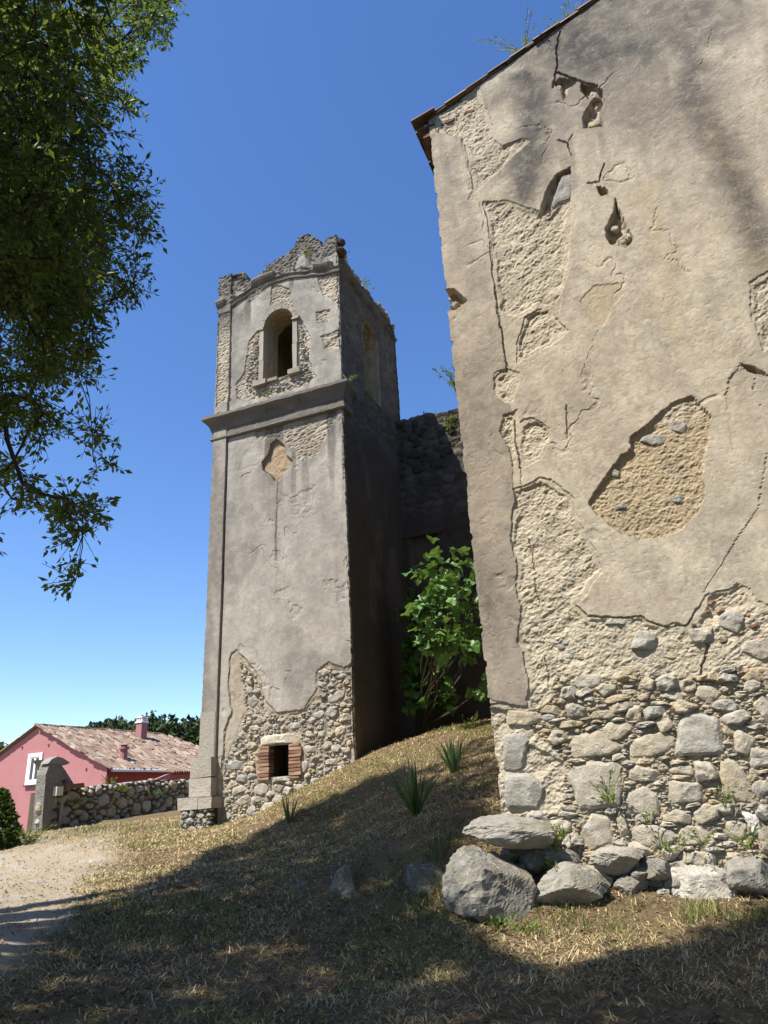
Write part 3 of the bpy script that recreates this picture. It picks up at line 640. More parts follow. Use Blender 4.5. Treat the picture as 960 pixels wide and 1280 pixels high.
for L, t in [([(852, 893), (870, 888), (895, 893), (903, 905), (906, 945), (843, 946), (846, 905)], .16), ([(900, 950), (915, 945), (926, 957), (940, 980), (946, 1001), (930, 1004), (902, 996), (898, 970)], .45),
             ([(702, 962), (735, 950), (777, 953), (778, 1008), (745, 1012), (720, 1013), (716, 985)], .28), ([(627, 918), (655, 914), (661, 925), (652, 962), (628, 964)], .08), ([(628, 968), (664, 966), (680, 985), (672, 1010), (630, 1012)], .10), ([(632, 886), (672, 889), (680, 898), (660, 908), (632, 906)], .45)]:
    big.append((np.array(bp(L)), t))
bigP = [p for p, t in big]
def bed_ok(u, z):
    x, y = bwarp(u, z); return (sdp(x, y, BED) < -.005) & (z > -1.35)
small = pack(rng, bed_ok, 0, 3.5, -1.35, 1.75, [(.22, .36, .13, .24, 500), (.15, .32, .045, .10, 2500), (.10, .24, .026, .055, 6000), (.05, .12, .02, .04, 7000), (.03, .06, .012, .025, 8000)], bigP, .006, .15)
def emb_ok(u, z):
    x, y = bwarp(u, z); return (sdp(x, y, ROUGH[5]) < -.03) & (sdp(x, y, STRIP) > .02) & (sdp(x, y, BED) > .0) & (u > .7) & (z < bw(800, 785)[1])
emb = pack(rng, emb_ok, .3, 3.5, .4, 2.6, [(.08, .18, .04, .09, 26), (.03, .07, .02, .04, 40)], bigP)
stones = [(P, t + .2, .035 + .035 * rng.random(), .05) for P, t in big] + [(P, float(np.clip(rng.normal(.58, .2), 0, .93)), None, .065) for P in small] + [(P, float(rng.choice([.2, .45, .6, .75])), .018, .05) for P in emb]
def area(P): return .5 * abs((P[:, 0] * np.roll(P[:, 1], -1) - P[:, 1] * np.roll(P[:, 0], -1)).sum())
def vis(P, o, d):
    c = P.mean(0); x, y, _ = proj(o + c[0] * d + c[1] * Z); return -10 < x < 970 and -10 < y < 1290
def lay(stones, o, d, nrm, parent, name, mat, cap=300):
    """the largest visible stones become parts of their own, the rest is joined"""
    order = sorted(range(len(stones)), key=lambda i: -area(stones[i][0]) * (1 if vis(stones[i][0], o, d) else .01))
    rest = MB(); n = 0
    for k, i in enumerate(order):
        P, t, dep, off = stones[i]; s = math.sqrt(area(P)); dep = dep or min(.085, .03 + s * .38) * (.7 + .6 * rng.random())
        bg = s > .12; v, f3, f4 = rock(P, dep, rng, 30 if bg else 11, 6 if bg else 3)
        w = o + v[:, :1] * d + (v[:, 1:2] - off) * nrm + v[:, 2:] * Z; tt = np.full(len(w), t)
        if k < cap and vis(P, o, d) and s > .03:
            m = MB(); m.add(w, f3, f4, t); m.build(name, mat, parent); n += 1
        else: rest.add(w, f3, f4, t)
    if rest.n:
        r = rest.build(name + 's_small', mat, parent); r['kind'] = 'stuff'
    return n
print('chapel stones', len(stones), lay(stones, C0, U, NB, chapel, 'stone', M_STONE))
# embedded stones and brick bits in the plaster holes
extra = [(775, 632, 24, 13, .05, -.3), (847, 622, 26, 12, .08, .25), (815, 548, 38, 16, .2, .3), (768, 590, 18, 12, .3, .5), (846, 530, 30, 18, .35, .3), (703, 232, 34, 44, .12, .5), (778, 298, 16, 13, .5, 0), (787, 292, 9, 12, .95, 0), (768, 283, 12, 9, .5, 0), (775, 305, 18, 6, .9, .3), (742, 152, 20, 11, .75, 0), (741, 118, 16, 16, .6, 0), (697, 108, 12, 10, .5, 0), (567, 378, 14, 8, .5, 0), (571, 440, 8, 14, .8, 0)]
ex = []
for x, y, w, h, t, a in extra:
    c = bw(x, y); e = bw(x + w / 2, y); g = bw(x, y - h / 2); ex.append((outline(rng, 2 * abs(e[0] - c[0]), 2 * abs(g[1] - c[1]), -a) + np.array(c), t, .045, .075))
lay(ex, C0, U, NB, chapel, 'stone', M_STONE)
br = []
for x, y, w, h in [(888, 752, 20, 8), (900, 762, 14, 7), (884, 764, 12, 6), (935, 768, 14, 8), (945, 780, 18, 8), (925, 790, 12, 7), (905, 800, 16, 7), (952, 796, 14, 6), (935, 838, 22, 10), (958, 845, 18, 12), (560, 150, 24, 6), (585, 138, 22, 5), (612, 122, 20, 5), (545, 156, 14, 5)]:
    c = bw(x, y); e = bw(x + w / 2, y); g = bw(x, y - h / 2); br.append((outline(rng, 2 * abs(e[0] - c[0]), 2 * abs(g[1] - c[1]), .2, 4) + np.array(c), rng.random(), .035, .05))
lay(br, C0, U, NB, chapel, 'brick', M_BRICK)

# ------------------------------------------------------------------ tower
TD = 4.35
tower = empty('bell_tower', W(T0, -1.9, 0, -.3), 'tall square grey plastered bell tower with arched belfry opening and ruined top', 'tower')
def tp(L): return [tw(x, y) for x, y in L]
TL = tw(252, 940)[0]; PIL = -3.46
topL = tp([(272, 356), (276, 350), (290, 344), (307, 341), (312, 353), (322, 346), (335, 334), (350, 323), (368, 311), (373, 297), (385, 292), (397, 298), (402, 307), (410, 299), (420, 293), (428, 298)])
_tu = np.array([p[0] for p in topL]); _tz = np.array([p[1] for p in topL])
_tz[0] -= .1
def ttop(u): return np.interp(u, _tu, _tz) + .05 * fbm(u * 7, u * 0, 12) + .03 * fbm(u * 25, u * 0 + 3, 13)
ZC0, ZC1 = 9.36, 10.04
_wx0, _wx1 = tw(330, 440)[0], tw(367, 440)[0]; WC = (_wx0 + _wx1) / 2; WR = (_wx1 - _wx0) / 2; WZ0 = tw(347, 473)[1]; WZS = tw(349, 388)[1] - WR
def arch_in(u, z, c, r, z0, zsp, g=0): return (abs(u - c) < r + g) & (z > z0 - g) & ((z < zsp) | (np.hypot(u - c, z - zsp) < r + g))
D0 = tw(336, 932); D1 = tw(362, 970)
DX0, DX1, DZ0, DZ1 = D0[0], D1[0], D1[1], D0[1]
TST = tp([(297, 838), (300, 822), (314, 836), (325, 846), (329, 870), (336, 890), (356, 893), (380, 889), (390, 876), (400, 862), (394, 842), (408, 831), (430, 838), (446, 828), (446, 900), (438, 945), (446, 990), (446, 1060), (270, 1060), (280, 948), (300, 905), (305, 890), (303, 860)])
TMO = tp([(281, 912), (289, 890), (285, 850), (289, 816), (296, 811), (306, 822), (322, 842), (330, 872), (345, 890), (380, 886), (395, 858), (393, 842), (409, 829), (430, 834), (450, 824), (450, 1060), (270, 1060)])
TQ = tp([(338, 555), (345, 549), (355, 556), (357, 568), (365, 575), (362, 585), (355, 590), (350, 600), (343, 600), (337, 592), (328, 587), (327, 577), (335, 568)])
TR = [tp(L) for L in [[(345, 515), (395, 505), (425, 503), (422, 520), (408, 545), (395, 570), (375, 575), (362, 560), (350, 546), (320, 548), (318, 530)], [(312, 425), (325, 410), (330, 470), (345, 476), (372, 468), (374, 395), (388, 420), (386, 450), (396, 470), (380, 484), (345, 494), (315, 500), (303, 485), (306, 455)],
     [(274, 395), (289, 390), (289, 500), (272, 510)], [(395, 345), (428, 335), (428, 380), (405, 372)], [(340, 355), (362, 360), (366, 385), (350, 378), (338, 384)], [(395, 390), (412, 386), (410, 402), (396, 404)], [(400, 420), (428, 410), (430, 430), (410, 440)], [(295, 480), (305, 465), (302, 500), (296, 498)]]]
TRB = tp([(316, 428), (324, 415), (328, 472), (345, 478), (370, 472), (375, 400), (384, 420), (386, 450), (394, 470), (378, 480), (345, 490), (318, 494), (306, 485), (309, 455)])
TCR = [(tp(L), w, d) for L, w, d in [([(427, 415), (415, 424), (405, 435)], .02, .05), ([(347, 605), (345, 690)], .012, .01), ([(283, 555), (279, 800), (272, 942)], .03, .05)]]
TSN = [(tp(L), r, s) for L, r, s in [([(347, 600), (345, 640), (345, 700)], .05, .9), ([(300, 560), (292, 700)], .25, .45), ([(270, 560), (258, 900)], .2, .6), ([(400, 590), (410, 660)], .3, .35), ([(330, 370), (400, 355)], .25, .6), ([(290, 400), (292, 500)], .22, .6), ([(400, 380), (405, 470)], .25, .55), ([(420, 640), (425, 800)], .12, .35), ([(320, 720), (400, 780)], .6, .25)]]
def twarp(u, z):
    return u + .05 * fbm(u * 3, z * 3, 121) + .025 * fbm(u * 11, z * 11, 122), z + .05 * fbm(u * 3, z * 3, 131) + .025 * fbm(u * 11, z * 11, 132)
def tmask(u, z):
    x, y = twarp(u, z); r = np.zeros(u.shape)
    for p in TR: r = np.maximum(r, sst(.012, -.012, sdp(x, y, p)))
    q = sst(.012, -.012, sdp(u + .012 * fbm(u * 9, z * 9, 5), z, TQ)); mo = sst(.01, -.01, sdp(x, y, TMO)); st = sst(.03, -.03, sdp(x, y, TST))
    ed = sst(.05, .01, -u + .05 * fbm(z * 3, z * 0, 8)) * sst(.5, .65, vn(z * 1.3, z * 0, 9)) * .7; r = np.maximum(r, ed)
    pil = sst(PIL + .008, PIL - .008, u) * (z > 1.1)
    return r, q, mo * (1 - pil), st * (1 - pil), pil
def t_h(u, z):
    r, q, mo, st, pil = tmask(u, z)
    h = .02 * fbm(u * .6, z * .6, 101) + .006 * fbm(u * 3, z * 3, 102) + .003 * fbm(u * 15, z * 15, 103)
    d1, d2, i = worley(u * 7 + z * 2, z * 13 - u * 3, 14)
    lump = .05 * (.55 - d1) + .015 * fbm(u * 9, z * 9, 15)
    h = h * (1 - r) + (h - .035 + lump * .8) * r
    h = h * (1 - mo) + (-.025 + .012 * fbm(u * 8, z * 8, 16)) * mo
    h = h * (1 - st) + (-.038 + .03 * fbm(u * 7, z * 7, 17)) * st
    h = h - q * (.085 - .02 * fbm(u * 8, z * 8, 18)) + .065 * pil
    up = sst(ttop(u) - .75, ttop(u) - .6, z); h = h + up * (.02 + .05 * (.5 - d1) + .03 * fbm(u * 6, z * 9, 19))
    hair = sst(.03, .008, abs(fbm(u * .8 + .2 * fbm(u * 5, z * 5, 158), z * .6, 159, 3))) * sst(.0, .3, fbm(u * .9, z * .9, 160)) * (1 - r) * (1 - st); h = h - hair * .008
    fl = sst(.44, .50, fbm(u * 2.1, z * 2.1, 161, 4)) * (1 - r) * (1 - st) * (1 - q); h = h - fl * (.007 + .008 * vn(u * 20, z * 20, 162))
    x, y = twarp(u, z)
    for p, w, d in TCR[:2]: h = h - d * sst(w, w * .3, pld(x, y, p))
    return h - .05 * sst(.02, .004, abs(u - PIL - .014)) * (z < ZC0) * (z > 1.1)
def t_attr(u, z):
    r, q, mo, st, pil = tmask(u, z); g = np.zeros(u.shape); x = u + .2 * fbm(u * 1.8, z * 1.2, 151); y = z + .2 * fbm(u * 1.8, z * 1.8, 152)
    for i, (p, rad, s) in enumerate(TSN): g = np.maximum(g, s * blur(pld(x if i else u, y, p, 2.), rad))
    up = sst(ttop(u) - .85, ttop(u) - .5, z + .15 * fbm(u * 4, z * 4, 153)); g = np.maximum(g, .97 * up)
    sk = sst(.48, .72, vn(u * 5.5 + .5 * fbm(u * 2, z * .6, 155), z * .4, 156)); g = np.maximum(g, .8 * sk * (sst(6.2, 9.3, z) * (z < ZC0) + sst(12.2, 13.6, z) + .3))
    g = np.maximum(g, .12 + .45 * sst(.02, .4, fbm(u * 1.0, z * .7, 157)))
    g = np.maximum(g, .35 * sst(9.9, 10.6, z) * sst(-.1, .4, fbm(u * 1.5, z * .8, 154)))
    br_ = blur(np.hypot((u - tw(350, 548)[0]) / 1.2, z - tw(350, 548)[1]), .3)
    return {'mask': np.c_[np.clip(r, 0, 1), np.clip(q + .25 * mo, 0, 1), np.clip(st, 0, 1)], 'wear': np.c_[np.clip(g, 0, 1) * (1 - q), pil * .8, np.clip(.35 * mo + .4 * br_, 0, 1)]}
us = np.unique(np.r_[np.linspace(TL, 0, 205), np.linspace(WC - WR - .05, WC + WR + .05, 50)]); zs = np.arange(-1.2, 15.6, .0225)
def tskip(u, z): return arch_in(u, z, WC, WR, WZ0, WZS) | ((u > DX0) & (u < DX1) & (z > DZ0) & (z < DZ1))
def tedge(u, z):
    n = .03 * fbm(z * 4, z * 0, 171) + .02 * fbm(z * 17, z * 0, 172)
    return -np.exp(u / .06) * abs(n) * 1.3 + np.exp(-(u - TL) / .05) * abs(n) * .8
face('front_wall', T0, U, NB, us, zs, t_h, t_attr, M_TOWER, tower, top=ttop, skip=tskip, skirt=.5, du_off=tedge, sk2=.09, smooth=False)
# right side in shade, albedo lowered to suit (rubble showing through thin render)
SA0, SA1 = ts(453, 440)[0], ts(475, 440)[0]; SC = (SA0 + SA1) / 2; SR = (SA1 - SA0) / 2 * .8; SZ0 = 10.75; SZS = ts(462, 405)[1] - SR
_sv = np.array([-.1, .4, 1.2, 2.2, 3.2, 4.0, 4.5]); _sz = np.array([_tz[-1], _tz[-1] - .12, 14.55, 14.6, 14.7, 14.85, 14.7])
def stop(v): return np.interp(v, _sv, _sz) + .09 * fbm(v * 5, v * 0, 22) + .05 * fbm(v * 17, v * 0, 23)
def s_h(v, z):
    d1, d2, i = worley(v * 4.5 + .5 * fbm(v * 3, z * 3, 30), z * 8, 31); a = sst(9.0, 10.0, z + fbm(v, z, 33)); b = sst(.0, .3, fbm(v * 1.2, z * .8, 32))
    k = np.maximum(a, b * .7)
    cor = .10 * sst(.12, .0, abs(z - (stop(v) - .55))) * sst(.2, .5, v)
    return .02 * fbm(v * 2, z * 2, 34) + .07 * (.5 - d1) * k + .03 * (i - .5) * k + .012 * fbm(v * 12, z * 12, 35) - .03 * k + cor
def s_attr(v, z):
    d1, d2, i = worley(v * 4.5 + .5 * fbm(v * 3, z * 3, 30), z * 8, 31); a = sst(9.0, 10.0, z + fbm(v, z, 33))
    sm = sst(.1, .4, fbm(v * 1.3, z * .6, 36)); return {'tint': np.clip(.25 + .45 * i * a + .3 * sm * (1 - a) + .12 * fbm(v * 3, z * 3, 37), 0, 1)}
vs_ = np.linspace(0, TD, 150); zs2 = np.arange(-1.0, 15.3, .042)
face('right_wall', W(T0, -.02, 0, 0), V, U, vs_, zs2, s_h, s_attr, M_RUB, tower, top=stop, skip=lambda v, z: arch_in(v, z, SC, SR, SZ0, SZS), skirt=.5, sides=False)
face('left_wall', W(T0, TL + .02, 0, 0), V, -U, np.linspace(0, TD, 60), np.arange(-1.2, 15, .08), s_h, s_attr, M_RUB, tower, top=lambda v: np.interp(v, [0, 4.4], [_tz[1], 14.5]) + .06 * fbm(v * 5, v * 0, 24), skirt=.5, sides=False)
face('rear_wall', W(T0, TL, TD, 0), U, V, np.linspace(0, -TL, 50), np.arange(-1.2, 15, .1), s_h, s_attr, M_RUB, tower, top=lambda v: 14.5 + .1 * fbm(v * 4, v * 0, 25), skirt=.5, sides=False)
# belfry: reveals, floor, vault
def reveal(o, d, n, c, r, z0, zsp, depth, name, mat, seg=14):
    pts = [(c - r, z0)] + [(c - r, z0 + (zsp - z0) * k / 6) for k in range(1, 7)] + [(c - r * math.cos(a), zsp + r * math.sin(a)) for a in np.linspace(0, math.pi, seg)[1:]] + [(c + r, zsp + (z0 - zsp) * k / 6) for k in range(1, 7)]
    mb = MB(); vv = []; g = 8
    for j in range(g + 1):
        for (u, z) in pts: vv.append(o + u * d + z * Z - n * (-.02 + depth * j / g) + .012 * np.array([math.sin(u * 31 + j * 2.3), math.sin(z * 27 + j), math.sin(z * 19 + j * 3)]))
    m = len(pts); f = [(j * m + i, j * m + i + 1, (j + 1) * m + i + 1, (j + 1) * m + i) for j in range(g) for i in range(m - 1)]
    f += [(j * m, (j + 1) * m, (j + 1) * m + m - 1, j * m + m - 1) for j in range(g)]
    mb.add(vv, None, f, .7); return mb.build(name, mat, tower, False)
M_REV = tint_mat('reveal_plaster', [(0, (.20, .155, .10)), (1, (.34, .27, .18))], .95, (5, .6, (.13, .10, .07)), (20, .6, .03))
reveal(T0, U, NB, WC, WR, WZ0, WZS, .75, 'belfry_reveal', M_REV); reveal(W(T0, -.02, 0, 0), V, U, SC, SR, SZ0, SZS, .7, 'belfry_reveal', M_REV)
mb = MB(); rb0, rb1 = TL + .7, -.7
def roomwall(o, a, b, seed): quadgrid(mb, o, a, b, 24, 30, .03, seed, np.array([.3, .3, .3]))
# inner faces (the openings are cut by building each inner face from strips around them)
def holed(o, d, L, c, r, z0, zt, H0, H1, seed):
    for (a, b, q0, q1) in ((0, c - r, H0, H1), (c + r, L, H0, H1), (c - r, c + r, H0, z0), (c - r, c + r, zt, H1)):
        if b > a and q1 > q0: quadgrid(mb, o + d * a + Z * q0, d * (b - a), Z * (q1 - q0), 8, 12, .0, seed, Z * 0)
holed(W(T0, rb0, .72, 0), U, rb1 - rb0, WC - rb0, WR, WZ0, WZS + WR, 10.2, 14.2, 3); holed(W(T0, -.70, .7, 0), V, TD - 1.4, SC - .7, SR, SZ0, SZS + SR, 10.2, 14.2, 4)
roomwall(W(T0, rb0, .7, 10.2), V * (TD - 1.4), Z * 4, 5); roomwall(W(T0, rb0, TD - .7, 10.2), U * (rb1 - rb0), Z * 4, 6)
roomwall(W(T0, rb0, .7, 10.3), U * (rb1 - rb0), V * (TD - 1.4), 7); roomwall(W(T0, rb0, .7, 14.15), U * (rb1 - rb0), V * (TD - 1.4), 8)
mb.build('belfry_chamber', M_REV, tower)
# ruined low dome filling the top
mb = MB(); n1, n2 = 40, 12; vv = []; cu, cv = TL / 2, TD / 2
for j in range(n2 + 1):
    for i in range(n1):
        a = 2 * math.pi * i / n1; r = 1 - j / n2; k = max(abs(math.cos(a)), abs(math.sin(a))); kk = 1 / k * (1 - .25 * (j / n2))
        vv.append(W(T0, cu + r * kk * math.cos(a) * (-TL / 2 - .15), cv + r * kk * math.sin(a) * (TD / 2 - .15), 13.75 + .75 * math.sqrt(max(0, 1 - r ** 2)) + .12 * float(fbm(np.array([i * .9]), np.array([j * 1.3]), 40)[0])))
mb.add(vv, None, [(j * n1 + i, j * n1 + (i + 1) % n1, (j + 1) * n1 + (i + 1) % n1, (j + 1) * n1 + i) for j in range(n2) for i in range(n1)], .5); mb.build('dome', M_RUB, tower)
# core below the belfry
mb = MB(); mb.box(W(T0, TL + .25, .9, -1.2), U * (-TL - .45), V * (TD - 1.2), Z * 11.3, tint=.2); mb.build('tower_core', M_DARK, tower)
# vent: dark recess, brick jambs, stone lintel
mb = MB(); o = W(T0, DX0, 0, DZ0); dw, dh = DX1 - DX0, DZ1 - DZ0
e = .02; q = [o + U * a + Z * b + V * c for c in (-.0, .8) for b in (-e, dh + e) for a in (-e, dw + e)]
mb.add(q, None, [(0, 2, 6, 4), (1, 5, 7, 3), (0, 4, 5, 1), (2, 3, 7, 6), (4, 6, 7, 5)], .4); mb.build('vent_recess', M_DARK, tower)
rng = np.random.default_rng(21)
for sgn in (0, 1):
    zz = DZ0 - .05
    while zz < DZ1 - .03:
        L = .24 + .08 * rng.random(); a = DX0 - L + .01 if sgn == 0 else DX1 - .01
        m = MB(); m.box(W(T0, a, -.015 - .02 * rng.random(), zz), U * L, V * .22, Z * .058, tint=rng.random(), jit=.008, rng=rng); m.build('brick', M_BRICK, tower); zz += .073
lint = outline(rng, 1.0, .22, .03, 6); LC = np.array([(DX0 + DX1) / 2, DZ1 + .11])
lay([(np.array([(-.48, -.1), (-.5, .05), (-.3, .12), (.3, .11), (.47, .04), (.46, -.09)]) + LC, .96, .07, .03)], T0, U, NB, tower, 'lintel', stone_mat('lintel_stone', [(0, (.5, .44, .33)), (1, (.56, .50, .38))], .3))
lay([(np.array([(-.36, -.05), (-.34, .04), (.34, .05), (.36, -.04)]) + np.array([LC[0], DZ0 - .055]), .4, .09, .03)], T0, U, NB, tower, 'sill', M_STONE)
# rubble stones at the tower foot
vent = np.array([(DX0 - .33, DZ0 - .1), (DX1 + .33, DZ0 - .1), (DX1 + .33, DZ1 + .02), (DX0 - .33, DZ1 + .02)]); vl = np.array([(DX0 - .25, DZ1), (DX1 + .25, DZ1), (DX1 + .25, DZ1 + .24), (DX0 - .25, DZ1 + .24)])
TH = [(312, 862, 13, 12, .2), (315, 876, 14, 16, .15), (425, 845, 22, 9, .12), (420, 870, 26, 14, .3), (402, 855, 14, 8, .3), (398, 893, 16, 10, .35), (367, 907, 20, 10, .25), (333, 909, 12, 11, .35), (318, 910, 15, 7, .6), (388, 936, 17, 9, .4), (420, 935, 18, 11, .4), (378, 958, 15, 16, .3), (291, 957, 22, 13, .12), (314, 969, 14, 11, .2), (326, 986, 17, 17, .4), (299, 988, 22, 12, .6), (346, 1000, 18, 12, .5), (312, 1013, 14, 12, .3), (373, 985, 16, 10, .55), (392, 978, 16, 12, .3), (400, 918, 14, 12, .3), (413, 952, 18, 12, .35), (352, 1018, 14, 10, .3), (294, 1010, 10, 10, .3), (386, 918, 12, 9, .5), (345, 908, 12, 9, .2)]
tb = []
for x, y, w, h, t in TH:
    c = tw(x, y); e = tw(x + w / 2, y); g = tw(x, y - h / 2); tb.append((outline(rng, 2 * abs(e[0] - c[0]), 2 * abs(g[1] - c[1]), rng.normal() * .2) + np.array(c), t))
def tst_ok(u, z):
    x, y = twarp(u, z); return (sdp(x, y, TST) < -.01) & (u > PIL + .1) & (u < -.05) & (z > -1.1)
tsm = pack(rng, tst_ok, TL, 0, -1.1, 3.5, [(.26, .40, .16, .26, 200), (.15, .26, .08, .15, 700), (.08, .15, .04, .08, 2600), (.05, .09, .03, .05, 3000)], [p for p, _ in tb] + [vent, vl], .012)
print('tower stones', lay([(P, t, .05, .045) for P, t in tb] + [(P, float(np.clip(rng.normal(.45, .22), 0, .95)), None, .06) for P in tsm], T0, U, NB, tower, 'stone', M_STONE, 260))
def rub_ok(u, z):
    x, y = twarp(u, z); return (sdp(x, y, TRB) < 0) & ~arch_in(u, z, WC, WR, WZ0, WZS, .16)
rs = pack(rng, rub_ok, TL, 0, 10, 13, [(.12, .24, .05, .10, 400), (.07, .13, .03, .06, 900)], [], .012)
lay([(P, float(np.clip(rng.normal(.35, .25), 0, .95)), None, .05) for P in rs], T0, U, NB, tower, 'stone', M_STONE, 40)
# window frame stones: jambs in two pieces, imposts, arch stones, broken sills
M_FRAME = tint_mat('frame_stone', [(0, (.20, .175, .135)), (1, (.31, .275, .22))], .9, (6, .5, (.17, .15, .12)))
def fbox(name, u0, u1, z0, z1, pr=.05, dp=.2, mat=M_FRAME):
    m = MB(); m.box(W(T0, u0, -pr, z0), U * (u1 - u0), V * dp, Z * (z1 - z0), tint=rng.random(), jit=.010, rng=rng); return m.build(name, mat, tower)
jw = .13
for a, b in ((WC - WR - jw, WC - WR + .01), (WC + WR - .01, WC + WR + jw)):
    h = (WZS - WZ0 - .16) / 2 * (.8 if a < WC else 1.1)
    fbox('window_jamb', a, b, WZ0 + .05, WZ0 + .05 + h); fbox('window_jamb', a, b, WZ0 + .065 + h, WZS - .06); fbox('impost', a - .08 * (a < WC) , b + .06 * (a > WC), WZS - .05, WZS + .03, .085)
for k in range(7):
    a0 = math.pi * (k + .04) / 7; a1 = math.pi * (k + .96) / 7; vv = []
    for pr in (-.035, .16):
        for r in (WR - .005, WR + .11):
            for a in (a0, (a0 + a1) / 2, a1): vv.append(W(T0, WC - r * math.cos(a), pr, WZS + .03 + r * math.sin(a)))
    m = MB(); m.add(vv, None, [(0, 1, 4, 3), (1, 2, 5, 4), (6, 9, 10, 7), (7, 10, 11, 8), (0, 6, 7, 1), (1, 7, 8, 2), (3, 4, 10, 9), (4, 5, 11, 10), (0, 3, 9, 6), (2, 8, 11, 5)], rng.random()); m.build('arch_stone', M_FRAME, tower)
fbox('window_sill', WC - WR - .28, WC - WR + .12, WZ0 - .10, WZ0 + .04, .11); fbox('window_sill', WC - WR + .15, WC - .02, WZ0 - .06, WZ0 + .03, .06); fbox('window_sill', WC + WR - .12, WC + WR + .24, WZ0 - .05, WZ0 + .10, .12)
rv_ = [o for o in tower.children if o.name.startswith('belfry_reveal')][0]
for o in list(tower.children):
    if o.name.startswith(('window_', 'impost', 'arch_stone')): o.parent = rv_
# cornices
def cornice(name, path, prof, mat, seed, brk=0, step=.06, mn=.012):
    """profile (proud, z) swept round the corners of a plan path given in tower (u,v)"""
    pts = []; P = [np.array(p, float) for p in path]
    for k in range(len(P) - 1):
        n = max(1, int(np.linalg.norm(P[k + 1] - P[k]) / step))
        for i in range(n): pts.append((P[k] + (P[k + 1] - P[k]) * i / n, k, i == 0))
    pts.append((P[-1], len(P) - 2, True)); nrm = []
    for k in range(len(P) - 1):
        d = (P[k + 1] - P[k]) / np.linalg.norm(P[k + 1] - P[k]); nrm.append(np.array([d[1], -d[0]]))
    vv = []; tt = []; s = 0; last = pts[0][0]
    for q, k, c in pts:
        s += np.linalg.norm(q - last); last = q
        n = nrm[k]
        if c and 0 < k and q is not P[-1]: n = nrm[k - 1] + nrm[k]
        if q is P[-1]: n = nrm[-1]
        for j, (pr, z) in enumerate(prof):
            e = float(fbm(np.array([s * 3.]), np.array([j * .6]), seed)[0]); e2 = float(fbm(np.array([s * 14.]), np.array([j * 2.]), seed + 1)[0])
            big_ = max(0, float(fbm(np.array([s * 1.7]), np.array([j * .15]), seed + 2)[0]) - .25) * brk * (pr > .12)
            pr2 = max(.0 if j not in (0, len(prof) - 1) else -.2, pr + mn * e + mn * .8 * e2 - big_) if j not in (0, len(prof) - 1) else pr
            vv.append(W(T0, q[0] + n[0] * pr2, q[1] + n[1] * pr2, z + mn * .8 * e2 + mn * e)); tt.append(.5 + .3 * e)
    m = len(prof); f = [(i * m + j, (i + 1) * m + j, (i + 1) * m + j + 1, i * m + j + 1) for i in range(len(pts) - 1) for j in range(m - 1)]
    mb = MB(); mb.add(vv, None, f, np.array(tt))
    for b in (0, (len(pts) - 1) * m): mb.add([vv[b + j] for j in range(m)], [(0, j, j + 1) for j in range(1, m - 1)], None, .4)
    return mb.build(name, mat, tower)
M_CORN = tint_mat('cornice_plaster', [(0, (.075, .068, .058)), (.5, (.125, .113, .097)), (1, (.24, .218, .185))], .95, (4, .6, (.12, .105, .085)), (22, .6, .02))
cp = [(-.1, ZC0 - .03), (.05, ZC0 - .02), (.085, ZC0 + .0), (.085, ZC0 + .05), (.045, ZC0 + .06), (.04, ZC0 + .24), (.07, ZC0 + .27), (.09, ZC0 + .36), (.15, ZC0 + .46), (.23, ZC0 + .54), (.26, ZC0 + .58), (.26, ZC0 + .66), (.24, ZC1 - .01), (-.1, ZC1 + .04)]
cornice('cornice', [(TL, 1.6), (TL, 0), (0, 0), (0, .42)], cp, M_CORN, 60, .35)
mp_ = tp([(272, 392), (284, 387), (300, 376), (320, 363), (340, 354), (362, 348), (385, 345), (405, 343), (427, 338)])
mz = np.array([p[1] for p in mp_]); mu = np.array([p[0] for p in mp_]); mz[0] = mz[1] - .02
vv = []; tt = []; prf = [(-.05, -.05), (.05, -.03), (.06, .0), (.03, .03), (.03, .10), (.08, .13), (.13, .20), (.16, .27), (.15, .33), (-.05, .36)]; uu = np.linspace(TL - .05, .06, 90)
for i, u in enumerate(uu):
    zz = float(np.interp(u, mu, mz)); e = float(fbm(np.array([u * 5]), np.array([0.]), 66)[0]); k = max(0, float(fbm(np.array([u * 2.3]), np.array([3.]), 67)[0]) - .05) * .5
    for j, (pr, z) in enumerate(prf): vv.append(W(T0, u, -(pr - (k if pr > .1 else 0) + .015 * e), zz + z + .02 * e)); tt.append(.55 + .4 * e)
m = len(prf); mb = MB(); mb.add(vv, None, [(i * m + j, (i + 1) * m + j, (i + 1) * m + j + 1, i * m + j + 1) for i in range(len(uu) - 1) for j in range(m - 1)], np.array(tt)); mb.build('arched_molding', M_CORN, tower)
